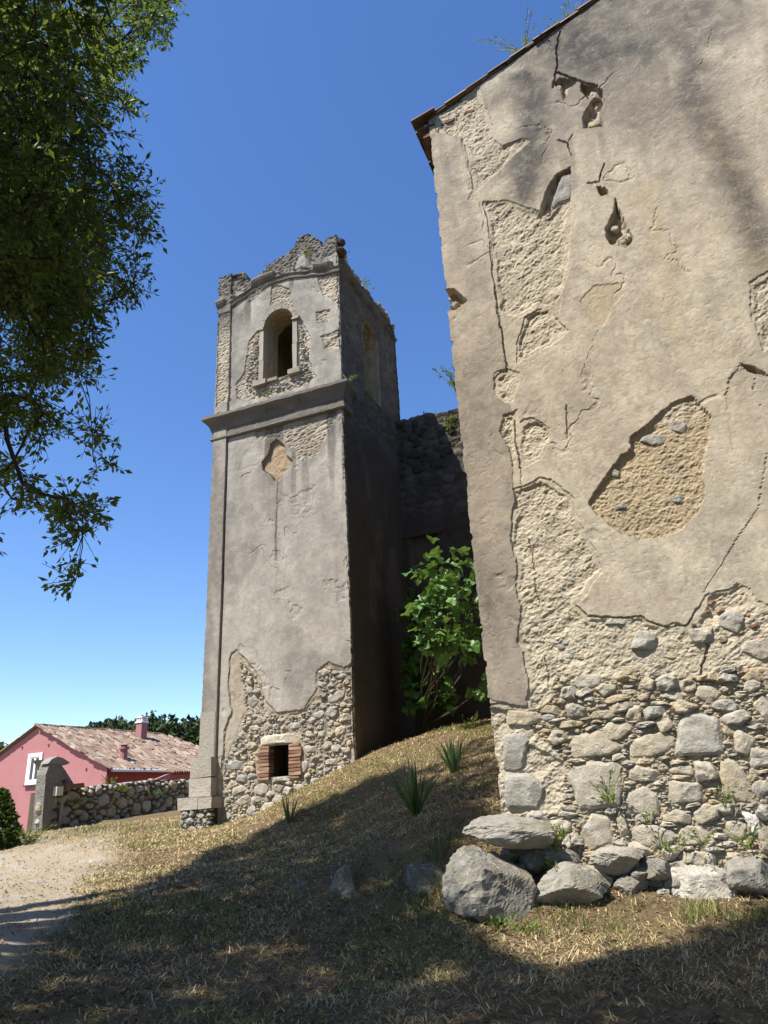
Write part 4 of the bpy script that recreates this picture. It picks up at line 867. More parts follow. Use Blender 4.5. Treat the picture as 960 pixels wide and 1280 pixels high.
# loose crown stones along the broken top
for x, y, w, h in [(281, 349, 16, 9), (296, 346, 18, 8), (279, 360, 15, 8), (290, 362, 16, 8), (304, 347, 12, 10), (380, 297, 16, 8), (393, 301, 14, 8), (412, 299, 16, 8), (424, 300, 10, 9), (415, 308, 18, 9), (404, 314, 16, 8), (425, 313, 12, 10), (366, 315, 14, 7), (350, 325, 16, 7), (335, 335, 14, 7), (322, 348, 12, 6), (311, 353, 12, 7), (390, 313, 16, 8), (372, 322, 18, 8), (355, 333, 14, 7)]:
    c = tw(x, y); p = W(T0, c[0], .06 + .15 * rng.random(), c[1]); s = 16 / F * 1.0
    b = boulder('stone', p - np.array(tower.location), (w * .022, .35, h * .024), rng, None, M_RUB, -AZ, float(np.clip(rng.normal(.08, .08), 0, .6)), 0, 8, 3); b.parent = tower
for i in range(34):
    v = rng.random() * TD; b = boulder('stone', W(T0, -.12 - .1 * rng.random(), v, float(stop(np.array([v]))[0]) - .02) - np.array(tower.location), (.25 + .2 * rng.random(), .22 + .2 * rng.random(), .13 + .12 * rng.random()), rng, None, M_STONE, -AZ, .2 * rng.random(), 0, 8, 2); b.parent = tower
# corner pedestal
pz0, pz1, pz2 = tw(277, 946)[1], tw(277, 995)[1], tw(283, 1010)[1]
def pblock(name, u0, u1, v0, v1, z0, z1, tint, mat, j=.012):
    nz_ = 6; m = MB(); m.box(W(T0, u0, v0, z0), U * (u1 - u0), V * (v1 - v0), Z * (z1 - z0), tint=tint, jit=j, rng=rng); return m.build(name, mat, tower)
M_PED = tint_mat('pedestal_stone', [(0, (.25, .225, .185)), (1, (.35, .315, .26))], .95, (4, .6, (.24, .20, .15)), (18, .8, .03))
pblock('pedestal_block', TL - .12, PIL + .02, -.24, .9, pz0 - .42, pz0, .3, M_PED); pblock('pedestal_block', TL - .12, PIL + .03, -.245, .9, pz1 + .01, pz0 - .43, .8, M_PED)
pblock('pedestal_plinth', TL - .30, TL + .22, -.40, 1.1, pz2, pz1, .9, M_PED); pblock('pedestal_plinth', TL + .235, PIL + .16, -.39, 1.1, pz2 + .01, pz1 - .005, .5, M_PED)
pblock('pedestal_base', TL - .24, PIL + .08, -.30, 1.1, -1.3, pz2, .3, M_DARK)
ps = pack(rng, lambda u, z: (z > -1.2) & (z < pz2), TL - .26, PIL + .1, -1.2, pz2, [(.18, .28, .12, .18, 120), (.10, .18, .06, .1, 400), (.05, .1, .03, .06, 900)], [], .012)
lay([(P, float(np.clip(rng.normal(.3, .2), 0, .9)), None, .03) for P in ps], W(T0, 0, -.31, 0), U, NB, tower, 'stone', M_STONE, 60)
# patched render on the lower pilaster
pblock('pilaster_patch', TL - .015, PIL - .03, -.088, .3, pz0 + .01, tw(270, 890)[1], .2, M_PED, .006)

# ------------------------------------------------------------------ ruined wall between tower and chapel
rng = np.random.default_rng(31)
LO = W(T0, -.3, TD - .35, 0)
def lw(px, py): return plane(px, py, LO, V, U)
linkw = empty('ruined_wall', W(LO, 1.5, 0, 0), 'dark shaded rubble wall joining the tower to the chapel behind the fig tree', 'wall')
lt = np.array([lw(x, y) for x, y in [(495, 528), (505, 524), (525, 522), (540, 517), (556, 515), (568, 510), (600, 505)]])
def ltop(u): return np.interp(u, np.r_[lt[:, 0], 9], np.r_[lt[:, 1], lt[-1, 1] + .3]) + .10 * fbm(u * 4, u * 0, 41) + .06 * fbm(u * 14, u * 0, 42)
BW0 = lw(511, 672); BW1 = lw(550, 728)
def l_h(u, z):
    d1, d2, i = worley(u * 2.6 + .4 * fbm(u * 3, z * 3, 43), z * 4.2, 44); k = sst(7.0, 8.5, z + fbm(u, z, 45)); k = np.maximum(k, .5 * sst(0, .3, fbm(u * .9, z * .9, 46)))
    nich = ((u > BW0[0]) & (u < BW1[0]) & (z < BW0[1]) & (z > BW1[1])) * 1.
    return .03 * fbm(u * 2, z * 2, 47) + .12 * (.5 - d1) * k + .05 * (i - .5) * k + .015 * fbm(u * 10, z * 10, 48) - .16 * nich
def l_attr(u, z):
    d1, d2, i = worley(u * 2.6 + .4 * fbm(u * 3, z * 3, 43), z * 4.2, 44); k = sst(7.0, 8.5, z + fbm(u, z, 45)); nich = ((u > BW0[0]) & (u < BW1[0]) & (z < BW0[1]) & (z > BW1[1])) * 1.
    return {'tint': np.clip(.2 + .5 * i * k * (d2 - d1 > .08) + .12 * fbm(u * 3, z * 3, 49) + .35 * nich, 0, 1)}
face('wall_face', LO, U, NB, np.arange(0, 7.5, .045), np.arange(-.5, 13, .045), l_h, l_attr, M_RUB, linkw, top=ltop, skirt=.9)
ws = pack(rng, lambda u, z: (z < ltop(u) - .05) & (z > ltop(u) - 1.9) & (fbm(u * 1.3, z * 1.3, 50) > -.25), .3, 5.5, 7.5, 13, [(.35, .6, .25, .42, 150), (.2, .35, .12, .22, 300)], [], .025)
lay([(P, float(np.clip(rng.normal(.1, .12), 0, .5)), .10, .05) for P in ws], LO, U, NB, linkw, 'stone', M_RUB, 120)  # dark stone tint carries the shade of this wall
for i in range(16):
    u = .6 + 3.6 * rng.random(); b = boulder('stone', W(LO, u, .15 + .2 * rng.random(), float(ltop(np.array([u]))[0])) - np.array(linkw.location), (.35 + .25 * rng.random(), .4, .2 + .15 * rng.random()), rng, None, M_STONE, -AZ, .3 * rng.random(), 0, 8, 2); b.parent = linkw
m = MB(); a0, a1, b0, b1 = BW0[0], BW1[0], BW1[1], BW0[1]
m.box(W(LO, a0 - .2, -.05, b1 - .02), U * (a1 - a0 + .4), V * .3, Z * .16, tint=.3, jit=.02, rng=rng); m.build('lintel', M_RUB, linkw)

# ------------------------------------------------------------------ boulders in front of the chapel and on the bank
rng = np.random.default_rng(8)
def px_boulder(x, y, w, h, D, dep, label, tint, name='boulder', mat=None, seed=1, tilt=0, cuts=7):
    """boulder centred at a photo pixel and a ground distance"""
    p = at(x, y, D); s = np.linalg.norm(p) / F * .985
    az = math.atan2(p[0], p[1])
    return boulder(name, p, (w * s * .9, dep, h * s * .9), np.random.default_rng(seed), label, mat, -az, tint, tilt, cuts, 7 if name == 'rubble_stone' else 13, seed=seed)
def WD(x, y):
    c = bw(x, y); q = W(C0, c[0], 0, c[1]); return math.hypot(q[0], q[1])
px_boulder(610, 1114, 100, 100, 7.85, .75, 'largest grey granite boulder with a pointed top, at the foot of the chapel corner', .42, seed=3, cuts=6)
px_boulder(644, 1041, 118, 46, WD(641, 1040) - 0.34, .55, 'long flat stone slab sitting below the chapel wall corner, above the largest boulder', .62, 'stone_slab', seed=14, cuts=9)
px_boulder(710, 1112, 86, 52, WD(710, 1112) - 0.36, .5, 'broad grey boulder with a shaded brown underside, right of the largest boulder', .6, seed=21, cuts=8)
px_boulder(772, 1076, 64, 28, WD(772, 1076) - 0.1, .42, 'flat pale stone jutting from the foot of the chapel wall above small rubble', .75, 'loose_stone', seed=5)
px_boulder(876, 1112, 70, 54, WD(876, 1112) - 0.1, .42, 'triangular whitish stone in the grass under the chapel wall', .98, 'loose_stone', seed=19, cuts=6)
px_boulder(938, 1100, 50, 48, WD(938, 1100) - 0.1, .4, 'rounded grey stone in the grass near the right edge of the picture', .55, 'loose_stone', seed=9)
px_boulder(700, 1078, 46, 30, WD(700, 1078) - 0.1, .4, 'small mossy stone between the slab and the broad grey boulder', .35, 'loose_stone', seed=10)
px_boulder(668, 1072, 40, 32, WD(668, 1072) - 0.1, .4, 'dark mossy stone under the long flat slab', .15, 'loose_stone', seed=11)
px_boulder(790, 1112, 40, 30, WD(790, 1112) - 0.1, .35, 'low grey stone in the grass left of the triangular whitish stone', .4, 'loose_stone', seed=12)
px_boulder(748, 1098, 30, 26, WD(748, 1098) - 0.1, .35, 'small pale stone wedged right of the broad grey boulder', .8, 'loose_stone', seed=13)
px_boulder(822, 1086, 36, 22, WD(822, 1086) - 0.1, .35, 'small grey stone left of the triangular whitish stone, against the wall foot', .5, 'loose_stone', seed=15)
px_boulder(532, 1108, 66, 60, 8.35, .6, 'shaded squarish block set in the grassy bank left of the largest boulder', .1, 'stone_block', seed=16, cuts=8)  # low tints paint the bank's shade into these three stones
px_boulder(434, 1122, 40, 62, 8.6, .45, 'upright shaded stone standing in the bank left of the squarish block', .12, 'stone_block', seed=17, cuts=8)
px_boulder(395, 1122, 60, 40, 8.9, .5, 'low shade-darkened stone half buried in the shaded bank, leftmost of the bank stones', .05, 'stone_block', seed=18)
# small chocks
for k, (x, y, w, h, D) in enumerate([(640, 1068, 26, 16, 7.95), (658, 1086, 22, 14, 7.9), (684, 1092, 20, 14, 7.9), (752, 1078, 22, 14, 8.0), (800, 1092, 24, 14, 7.95), (845, 1104, 20, 16, 7.85), (905, 1098, 22, 16, 7.9), (912, 1118, 20, 12, 7.65), (760, 1118, 22, 14, 7.75), (832, 1116, 18, 12, 7.75)]):
    o = px_boulder(x, y, w, h, WD(x, y) - .12, .25, None, .3 + .06 * k, 'rubble_stone', seed=40 + k)
    tag(o, 'small rubble stone ' + ['under the left half of the long flat slab', 'just right of the largest boulder, under the slab', 'left of the broad grey boulder top', 'behind the flat pale jutting stone', 'right below the flat pale jutting stone', 'touching the left side of the triangular whitish stone', 'between the triangular and the rounded grey stones, upper one', 'between the triangular and the rounded grey stones, lower one in the grass', 'right of the broad grey boulder at grass level', 'in the grass just left of the triangular whitish stone'][k], 'stone', 'small rubble stones at the wall foot')

# ------------------------------------------------------------------ leaves, blades
def leaf_quads(P, D, L, Wd, rng, fold=.25):
    """diamond leaves at P pointing along D"""
    n = len(P); r = rng.normal(size=(n, 3)); s = np.cross(D, r); s /= np.linalg.norm(s, axis=1)[:, None] + 1e-9; up = np.cross(s, D)
    L = np.asarray(L)[:, None]; Wd = np.asarray(Wd)[:, None]
    v = np.stack([P, P + D * L * .45 + s * Wd * .5 + up * Wd * fold, P + D * L, P + D * L * .45 - s * Wd * .5 + up * Wd * fold], 1).reshape(-1, 3)
    i = np.arange(n)[:, None] * 4; return v, i + np.array([[0, 1, 2, 3]])
def unit(a): return a / (np.linalg.norm(a, axis=1)[:, None] + 1e-9)
def leaf_obj(name, v, f, tint, mat, parent): return link(name, mesh_np(name, rel(parent, v) if parent is not None else v, f, {'tint': np.repeat(tint, 4)}), mat, parent)
def weed(name, p, h, n, label, seed, mat=M_WEED, spread=.5, leaf=.05, cat='weed', group=None, droop=.2, tint=(.2, .9), lw_=.35):
    rg = np.random.default_rng(seed); e = empty(name, p, label, cat, group); mb = MB(); LV = []; LD = []
    for i in range(n):
        a = rg.random() * 6.28; k = spread * rg.random(); hh = h * (.5 + .5 * rg.random()); pts = []
        for t in np.linspace(0, 1, 5): pts.append(np.array([math.cos(a) * k * hh * (t + .4 * t * t), math.sin(a) * k * hh * (t + .4 * t * t), hh * (t - droop * t * t)]) + np.array([math.cos(a), math.sin(a), 0]) * .02)
        mb.tube(np.array(pts) + p, np.linspace(.004, .0015, 5) * (h / .3) ** .5, 3, .5)
        for t in np.linspace(.15, 1, max(4, int(hh / leaf * 1.6))):
            q = pts[0] + (pts[-1] - pts[0]) * t; LV.append(q + np.array([0, 0, .1 * hh * math.sin(t * 3.1)])); d = rg.normal(size=3) * .7 + np.array([math.cos(a), math.sin(a), .6]); LD.append(d)
    mb.build('stems', mat, e); LV = np.array(LV) + p; LD = unit(np.array(LD))
    L = leaf * (.6 + .8 * rg.random(len(LV))); v, f = leaf_quads(LV, LD, L, L * lw_, rg); o = leaf_obj('leaves', v, f, tint[0] + (tint[1] - tint[0]) * rg.random(len(LV)), mat, e); o['kind'] = 'stuff'
    return e
def sword(name, p, h, n, label, seed, spread=.55, width=.035):
    rg = np.random.default_rng(seed); e = empty(name, p, label, 'plant')
    for i in range(n):
        a = rg.random() * 6.28; k = spread * rg.random() ** 1.3; hh = h * (.55 + .5 * rg.random()); bend = rg.random() * .5; d = np.array([math.cos(a), math.sin(a), 0]); s = np.array([-d[1], d[0], 0]); s = s * math.cos(i) + np.array([d[0], d[1], .2]) * math.sin(i); s /= np.linalg.norm(s)
        vv = []; m = 6
        for t in np.linspace(0, 1, m):
            c = p + d * (.03 + k * hh * (t + bend * t * t)) + Z * (hh * (t - bend * .7 * k * t * t * 1.4) - .03); w = width * (1 - t ** 2.2) * .5 + .0015; vv += [c - s * w, c + s * w]
        m_ = MB(); m_.add(vv, None, [(2 * j, 2 * j + 1, 2 * j + 3, 2 * j + 2) for j in range(m - 1)], rg.random()); m_.build('leaf', M_IRIS, e)
    return e
sword('sword_leaved_plant', gpix(520, 1018), .80, 34, 'largest clump of dark sword-shaped leaves in the middle of the bank', 1, .6, .04)
sword('sword_leaved_plant', gpix(568, 965), .62, 22, 'clump of sword-shaped leaves nearest the chapel corner, behind the largest clump', 2, .45, .05)
sword('sword_leaved_plant', gpix(362, 1028), .55, 14, 'small clump of sword-shaped leaves below the tower vent', 3, .6, .045)
# ------------------------------------------------------------------ fig tree
rng = np.random.default_rng(51)
fig_p = gp(*at(532, 940, 17.9)[:2]); fig = empty('fig_tree', fig_p, 'fig tree with large bright green lobed leaves in the gap beside the tower', 'tree')
mb = MB(); tips = []
FG = [(545, 705, 26), (575, 715, 24), (530, 730, 22), (560, 735, 22), (590, 745, 20), (524, 765, 12), (548, 770, 26), (578, 775, 22), (528, 800, 13), (545, 805, 18), (572, 800, 18), (595, 790, 14), (598, 865, 10), (585, 815, 12), (605, 720, 14)]
for x, y, r in FG:
    D = 15.3 + rng.normal() * .35; q = at(x, y, D); tips.append((q, r * D / F)); mid = fig_p * .6 + q * .4 + np.array([rng.normal() * .25, .3 + rng.normal() * .2, .2])
    mb.tube([fig_p + np.array([0, 0, -.1]), fig_p * .8 + mid * .2 + Z * .2, mid, q * .8 + mid * .2, q], [.04, .035, .024, .015, .008], 6, .1)
mb.build('trunk', M_BARK, fig)
def fig_leaf_mesh():
    # five rounded lobes, slightly cupped
    vv = [(0, 0, 0)]; n = 26
    for k in range(n):
        a = 2 * math.pi * k / n; lobe = abs(math.cos(2.5 * (a - 0))) ** .7; r = .34 + .26 * lobe + .10 * math.cos(a); vv.append((r * math.cos(a) + .28, r * math.sin(a), .30 * abs(r * math.sin(a)) - .55 * (r * math.cos(a)) ** 2 + .05 * math.sin(5 * a)))
    vv[0] = (.25, 0, .03); me = mesh_np('fig_leaf', np.array(vv), np.array([(0, 1 + k, 1 + (k + 1) % n) for k in range(n)]), {'tint': np.full(n + 1, .5)}); return me
fmeshes = []
for t in (.1, .35, .6, .85):
    me = fig_leaf_mesh(); me.attributes['tint'].data.foreach_set('value', np.full(len(me.vertices), t, np.float32)); me.materials.append(M_FIG); fmeshes.append(me)
cnt = 0; restv = MB()
for q, r in tips:
    for k in range(17):
        p = q + rng.normal(size=3) * r * np.array([.5, .6, .5]); o = bpy.data.objects.new('leaf', fmeshes[rng.integers(4)]); col.objects.link(o); o.parent = fig; o.location = p - fig_p
        s = .13 + .10 * rng.random(); o.scale = (s * 1.15, s * 1.15, s); o.rotation_euler = (rng.normal() * .5 + .25, rng.normal() * .45 + .35, rng.random() * 6.28); cnt += 1
vm, fm_, tm = [], [], []; base_me = np.array([v.co[:] for v in fmeshes[0].vertices]); nb_ = len(base_me); tri = np.array([(0, 1 + k, 1 + (k + 1) % (nb_ - 1)) for k in range(nb_ - 1)]); N_ = 420
for k in range(N_):
    x = 505 + 62 * rng.random(); y = 705 + 180 * rng.random() ** .8
    if y < 740 and abs(x - 560) > 35: continue
    p = at(x, y, 17.2 + .8 * rng.random()); e3 = Matrix.Rotation(rng.random() * 6.28, 3, 'Z') @ Matrix.Rotation(rng.normal() * .5 + .4, 3, 'Y') @ Matrix.Rotation(rng.normal() * .5, 3, 'X'); sc_ = .16 + .12 * rng.random()
    vm.append(base_me @ np.array(e3.transposed()) * sc_ + p); fm_.append(tri + nb_ * (len(vm) - 1)); tm.append(np.full(nb_, rng.random() * .5))
o = link('inner_leaves', mesh_np('inner_leaves', rel(fig, np.concatenate(vm)), np.concatenate(fm_), {'tint': np.concatenate(tm)}), M_FIG, fig); o['kind'] = 'stuff'
# ------------------------------------------------------------------ small wall plants
def on_b(x, y, out=.05): c = bw(x, y); return W(C0, c[0], -out, c[1])
def on_t(x, y, out=.05): c = tw(x, y); return W(T0, c[0], -out, c[1])
weed('wall_weed', on_b(762, 1005), .42, 10, 'tall green weed growing from the chapel wall joints above the flat pale stone', 1, spread=.35, leaf=.05, tint=(.05, .6))
weed('wall_weed', on_b(700, 1062, .25), .34, 16, 'leafy yellowish weed on the mossy stones beside the long slab', 2, spread=.8, leaf=.045, tint=(.1, .9))
weed('wall_weed', on_b(812, 1030, .1), .18, 8, 'tiny weed tuft in the wall joint below the chapel middle', 3, spread=.8, leaf=.04, tint=(.1, .7))
weed('wall_weed', on_b(905, 1005, .06), .22, 9, 'green tuft growing under the tall orange-stained wall stone', 4, spread=.8, leaf=.04, tint=(.0, .5))
weed('wall_weed', on_b(935, 1060, .12), .26, 10, 'green tuft in the wall foot near the right edge, above the rounded stone', 5, spread=.8, leaf=.05, tint=(.0, .5))
weed('wall_weed', on_b(840, 1065, .15), .22, 10, 'dry green tuft at the wall foot left of the triangular whitish stone', 6, spread=.9, leaf=.045)
weed('wall_weed', on_b(880, 1055, .12), .2, 9, 'low green tuft above the triangular whitish stone', 7, spread=.9, leaf=.045, tint=(.0, .6))
weed('wall_weed', on_b(705, 1090, .38), .2, 10, 'short green tuft between the slab and the broad boulder', 8, spread=.9, leaf=.045, tint=(.0, .6))
weed('roof_weed', on_b(655, 62, -.1), .75, 14, 'dry feathery weed leaning out from the chapel verge, lower one', 9, spread=.9, leaf=.05, tint=(.4, 1), droop=.3)
weed('roof_weed', on_b(712, 25, -.1), .6, 12, 'dry feathery weed on the chapel verge near the top edge of the picture', 10, spread=.8, leaf=.05, tint=(.3, 1))
weed('roof_weed', W(T0, -.25, 2.35, 14.6), .75, 12, 'pale green weed standing on the tower top edge, farthest back', 12, spread=.45, leaf=.10, tint=(.2, .7))
weed('roof_weed', W(T0, -.2, .8, 14.65), .35, 12, 'weedy tuft on the tower top just behind its front corner', 13, spread=.7, leaf=.07, tint=(.4, 1))
weed('roof_weed', on_t(385, 322), .30, 14, 'dry grass tuft on the middle of the tower crown', 14, spread=.8, leaf=.07, tint=(.6, 1))
weed('roof_weed', on_t(335, 340), .25, 10, 'dry grass tuft on the left part of the tower crown', 15, spread=.8, leaf=.06, tint=(.6, 1))
weed('roof_weed', on_t(303, 352), .22, 8, 'dry grass tuft beside the left corner stones of the tower crown', 16, spread=.8, leaf=.06, tint=(.6, 1))
weed('cornice_weed', on_t(340, 502, .22), .25, 9, 'green tuft growing on the tower cornice under the arched opening', 17, spread=.8, leaf=.06, tint=(.2, .8))
weed('cornice_weed', W(T0, .15, .05, ZC1), .3, 14, 'dry grass fringe on the right corner of the tower cornice', 18, spread=.8, leaf=.06, tint=(.6, 1))
for k, (x, y, h, lab) in enumerate([(575, 492, 1.5, 'bright green bush on top of the ruined wall against the sky, next to the chapel'), (563, 535, .6, 'yellowish weeds hanging near the top of the ruined wall')]):
    c = lw(x, y); weed('wall_bush', W(LO, c[0], -.05 if k else .2, c[1] - .1), h, 26, lab, 60 + k, spread=.42, leaf=.12, cat='bush', tint=(.1, .7))
c = lw(528, 524)
weed('wall_weed', W(LO, c[0], .1, c[1]), .4, 6, 'thin dark weed sprig on the ruined wall top beside the tower', 65, spread=.4, leaf=.09, tint=(0, .3))
weed('ground_weed', gpix(588, 912), .35, 12, 'bright green low plant at the chapel corner in front of the fig shade', 66, spread=.9, leaf=.09, tint=(0, .35), cat='plant')
weed('ground_weed', gpix(622, 1165), .22, 14, 'green leafy weed at the foot of the largest boulder', 67, spread=1., leaf=.06, tint=(0, .4), cat='plant')
weed('ground_weed', gpix(660, 1168), .16, 14, 'mossy yellow green plant in the grass right of the largest boulder', 68, spread=1.1, leaf=.05, tint=(.1, .5), cat='plant')

# ------------------------------------------------------------------ garden wall, gate stub and pink house
rng = np.random.default_rng(71)
GA, GB = at(50, 1039, 21.5), at(243, 1010, 25.5); GA[2] = GB[2] = 0
gd = nz(GB - GA); gn = np.array([gd[1], -gd[0], 0]); gn = gn if gn[1] < 0 else -gn; GL = np.linalg.norm(GB - GA) + 1.5
def gw(px, py): return plane(px, py, GA, gn, gd)
garden = empty('garden_wall', GA + Z * -.4, 'low mossy rubble garden wall running from the gate stub to the tower', 'wall')
gt = np.array([gw(x, y) for x, y in [(50, 989), (75, 985), (100, 986), (125, 983), (145, 980), (165, 977), (200, 975), (243, 975)]])
def gtop(u): return np.interp(u, gt[:, 0], gt[:, 1]) + .05 * fbm(u * 4, u * 0, 91)
face('wall_face', GA, gd, gn, np.arange(0, GL, .06), np.arange(-1.2, 2.2, .05), lambda u, z: -.05 + .04 * fbm(u * 6, z * 6, 92), lambda u, z: {'tint': np.clip(.6 + .3 * fbm(u * 2, z * 2, 93), 0, 1)}, M_RUB, garden, top=gtop, skirt=.5)
gs = pack(rng, lambda u, z: (z < gtop(u) + .02), 0, 5.6, -.7, 1.6, [(.35, .5, .28, .4, 60), (.22, .36, .16, .28, 400), (.12, .22, .08, .15, 1400)], [], .025)
lay([(P, float(np.clip(rng.normal(.5, .25), 0, .95)), .09, .06) for P in gs], GA, gd, gn, garden, 'stone', M_STONE, 240)
for k, (x, y, s) in enumerate([(150, 985, .5), (92, 1000, .35), (190, 990, .3)]):
    c = gw(x, y); weed('wall_creeper', GA + gd * c[0] + gn * .12 + Z * (c[1] - .1), s, 14, ['ivy tuft on the garden wall near the house corner', 'small green tuft on the left part of the garden wall', 'small green tuft on the right part of the garden wall'][k], 80 + k, spread=.9, leaf=.11, tint=(.1, .6), droop=.8)
stub = empty('gate_stub', GA + Z * -.6, 'broken grey rendered wall stub with slanted top, before the pink house', 'wall')
def poly_prism(L, o, d, n, thick, name, mat, parent, tint=.5, front=0.):
    P = np.array(L); k = len(P); v = [o + u * d + z * Z + n * front for u, z in P] + [o + u * d + z * Z - n * (thick - front) for u, z in P]
    me_f = [tuple(range(k)), tuple(range(2 * k - 1, k - 1, -1))] + [(i, i + k, (i + 1) % k + k, (i + 1) % k) for i in range(k)]
    me = bpy.data.meshes.new(name); me.from_pydata([tuple(x) for x in rel(parent, v)], [], me_f); a = me.attributes.new('tint', 'FLOAT', 'POINT'); a.data.foreach_set('value', np.full(2 * k, tint, np.float32)); me.update()
    return link(name, me, mat, parent)
def gpx(L): return [gw(x, y) for x, y in L]
poly_prism(gpx([(48, 1042), (54, 968), (58, 957), (62, 951), (68, 948), (72, 957), (79, 972), (77, 985), (64, 1000), (58, 1042)]), GA, gd, gn, .34, 'pier', M_RENDER, stub, .1, .10)
poly_prism(gpx([(66, 948), (74, 949), (83, 953), (90, 962), (100, 978), (100, 988), (78, 990), (78, 972)]), GA, gd, gn, .5, 'sloped_buttress', M_RENDER, stub, .4, -.25)
for L, nm, mt, fr, tn in [([(56, 955), (61, 949), (68, 946), (75, 948), (84, 954), (77, 957), (66, 955)], 'cap_stone', M_RENDER, .12, .5), ([(74, 975), (82, 974), (82, 979), (74, 980)], 'brick', M_BRICK, .10, .2), ([(76, 981), (99, 979), (100, 985), (77, 987)], 'brick_ledge', M_BRICK, .18, .3), ([(66, 953), (82, 953), (84, 976), (79, 972)], 'slate_edge', M_DARK, -.2, .6)]:
    poly_prism(gpx(L), GA, gd, gn, .3, nm, mt, stub, tn, fr)
c = gw(66, 990); m = MB(); m.box(GA + gd * (c[0] - .1) + gn * .12 + Z * (c[1] - .1), gd * .2, gn * .14, Z * .22, tint=.3); o = m.build('meter_box', tint_mat('cream_plastic', [(0, (.55, .50, .38)), (1, (.6, .55, .42))], .6)); tag(o, 'small cream box fixed on the garden wall beside the gate stub', 'box')
c = gw(73, 1003); m = MB(); m.tube([GA + gd * c[0] + gn * .14 + Z * (c[1] + .02), GA + gd * c[0] + gn * .14 + Z * (c[1] - .72)], .045, 8, .5); o = m.build('drain_pipe', M_RENDER); tag(o, 'short grey vertical pipe on the garden wall below the cream box', 'pipe')
# house
HP = at(48, 908, 40.0); ha = math.radians(27); HR = np.array([math.sin(ha), math.cos(ha), 0]); HG = np.array([math.cos(ha), -math.sin(ha), 0])
H0 = HP.copy(); H0[2] = 0
def hg(px, py): return plane(px, py, H0, HR, HG)
RZ = HP[2]; ev = hg(134, 958); EU, EZ = ev; SLP = (RZ - EZ) / EU; RL = 8.3; HB = -2.2
def HW(g, r, z): return H0 + g * HG + r * HR + z * Z
house = empty('pink_house', HW(0, 4, HB), 'pink house with white framed window and weathered clay tile roof, beyond the garden wall', 'house')
LU = -EU * 1.3
m = MB()
prof = [(LU, HB), (EU, HB), (EU, EZ), (0, RZ - .04), (LU, RZ - .04 + SLP * LU)]
k = len(prof); END = RL + 3.4
v = [HW(g, 0, z) for g, z in prof] + [HW(g, END if z < RZ - .1 else RL - .1, z) for g, z in prof]
m.add(v, [(0, 1, 2), (0, 2, 4), (2, 3, 4)], [(0, 5, 6, 1), (0, 4, 9, 5)], .4); m.build('gable_wall', M_PINK, house)
m = MB(); m.add([HW(EU, .0, HB), HW(EU, END, HB), HW(EU, END, EZ), HW(EU, .0, EZ)], None, [(0, 1, 2, 3)], .5); m.build('side_wall', M_SHADE_TRIM, house)  # pink wall turned from the sun, its shade put into the colour
# roof of barrel tiles, hipped at the far end
rt = MB(); sl = nz(HG * EU + Z * (EZ - RZ)); SLEN = math.hypot(EU, RZ - EZ) + .35; nn = nz(np.cross(HR, sl)); nn = nn if nn[2] > 0 else -nn
rng = np.random.default_rng(72)
for j in range(int((RL + 3.6) / .21)):
    r = -.12 + j * .21
    for i in range(int(SLEN / .36) + 1):
        s = i * .36; smin = max(0, (r - RL) / 3.4) * SLEN
        if s < smin - .2: continue
        barrel(HP + HR * r + sl * min(s, SLEN - .3) + nn * (.03 + .05 * rng.random() * (rng.random() < .25)) + rng.normal(size=3) * .012, sl, HR, nn, .44, .22, float(np.clip(rng.normal(.55, .25), 0, 1)), rt, n=4)
ob = rt.build('roof_tiles', M_TILE, house); ob['kind'] = 'stuff'
m = MB(); th = .04; lsl = nz(-HG + Z * -SLP)
m.add([HP + HR * -.1, HP + HR * RL, HP + HR * (RL + 3.4) + sl * SLEN, HP + HR * -.1 + sl * SLEN, HP + HR * -.1 + lsl * 5.6, HP + HR * (RL + 3.4) + lsl * 5.6], None, [(0, 1, 2, 3), (0, 4, 5, 1)], .35); m.build('roof_deck', M_TILE, house)
m = MB(); m.add([HP + HR * RL, HP + HR * (RL + 3.4) + sl * SLEN, HP + HR * (RL + 3.4) + lsl * 5.6], [(0, 1, 2)], None, .5); m.build('hip_end', M_TILE, house)
m = MB()
for i in range(24): barrel(HP + HR * (-.15 + i * .35) + Z * .05 + rng.normal(size=3) * .01, HR, HG, Z, .40, .25, float(rng.random() * .5), m, n=5)
ob = m.build('ridge_tiles', M_TILE, house); ob['kind'] = 'stuff'
for i in range(13):
    m = MB(); barrel(HP + lsl * (i * .42) + HR * -.12 + Z * .03, lsl, HR, Z, .42, .2, .6 + .3 * rng.random(), m, n=4); m.build('verge_tile', M_TILE, house)
def fpanel(px0, py0, px1, py1, name, mat, dep=.06, front=.03, tint=.5, parent=None):
    a = hg(px0, py1); b = hg(px1, py0); m = MB(); m.box(HW(a[0], -front, a[1]), HG * (b[0] - a[0]), HR * dep, Z * (b[1] - a[1]), tint=tint); return m.build(name, mat, house if parent is None else parent)
win = MB(); a = hg(32, 981.5); b = hg(54.5, 940.5); wt = .16
def bx(u0, u1, z0, z1, fr, dp, mat, nm):
    m = MB(); m.box(HW(u0, -fr, z0), HG * (u1 - u0), HR * dp, Z * (z1 - z0), tint=.5); return m.build(nm, mat, house)
bx(a[0], b[0], a[1], a[1] + wt, .06, .1, M_WHITE, 'window_surround'); bx(a[0], b[0], b[1] - wt, b[1], .06, .1, M_WHITE, 'window_surround'); bx(a[0], a[0] + wt, a[1] + wt, b[1] - wt, .06, .1, M_WHITE, 'window_surround'); bx(b[0] - wt, b[0], a[1] + wt, b[1] - wt, .06, .1, M_WHITE, 'window_surround')
bx(a[0] - .03, b[0] + .03, a[1] - .07, a[1] - .01, .12, .14, M_DARK, 'window_sill')
mid = (a[0] + b[0]) / 2; i0, i1 = a[0] + wt + .06, b[0] - wt - .06
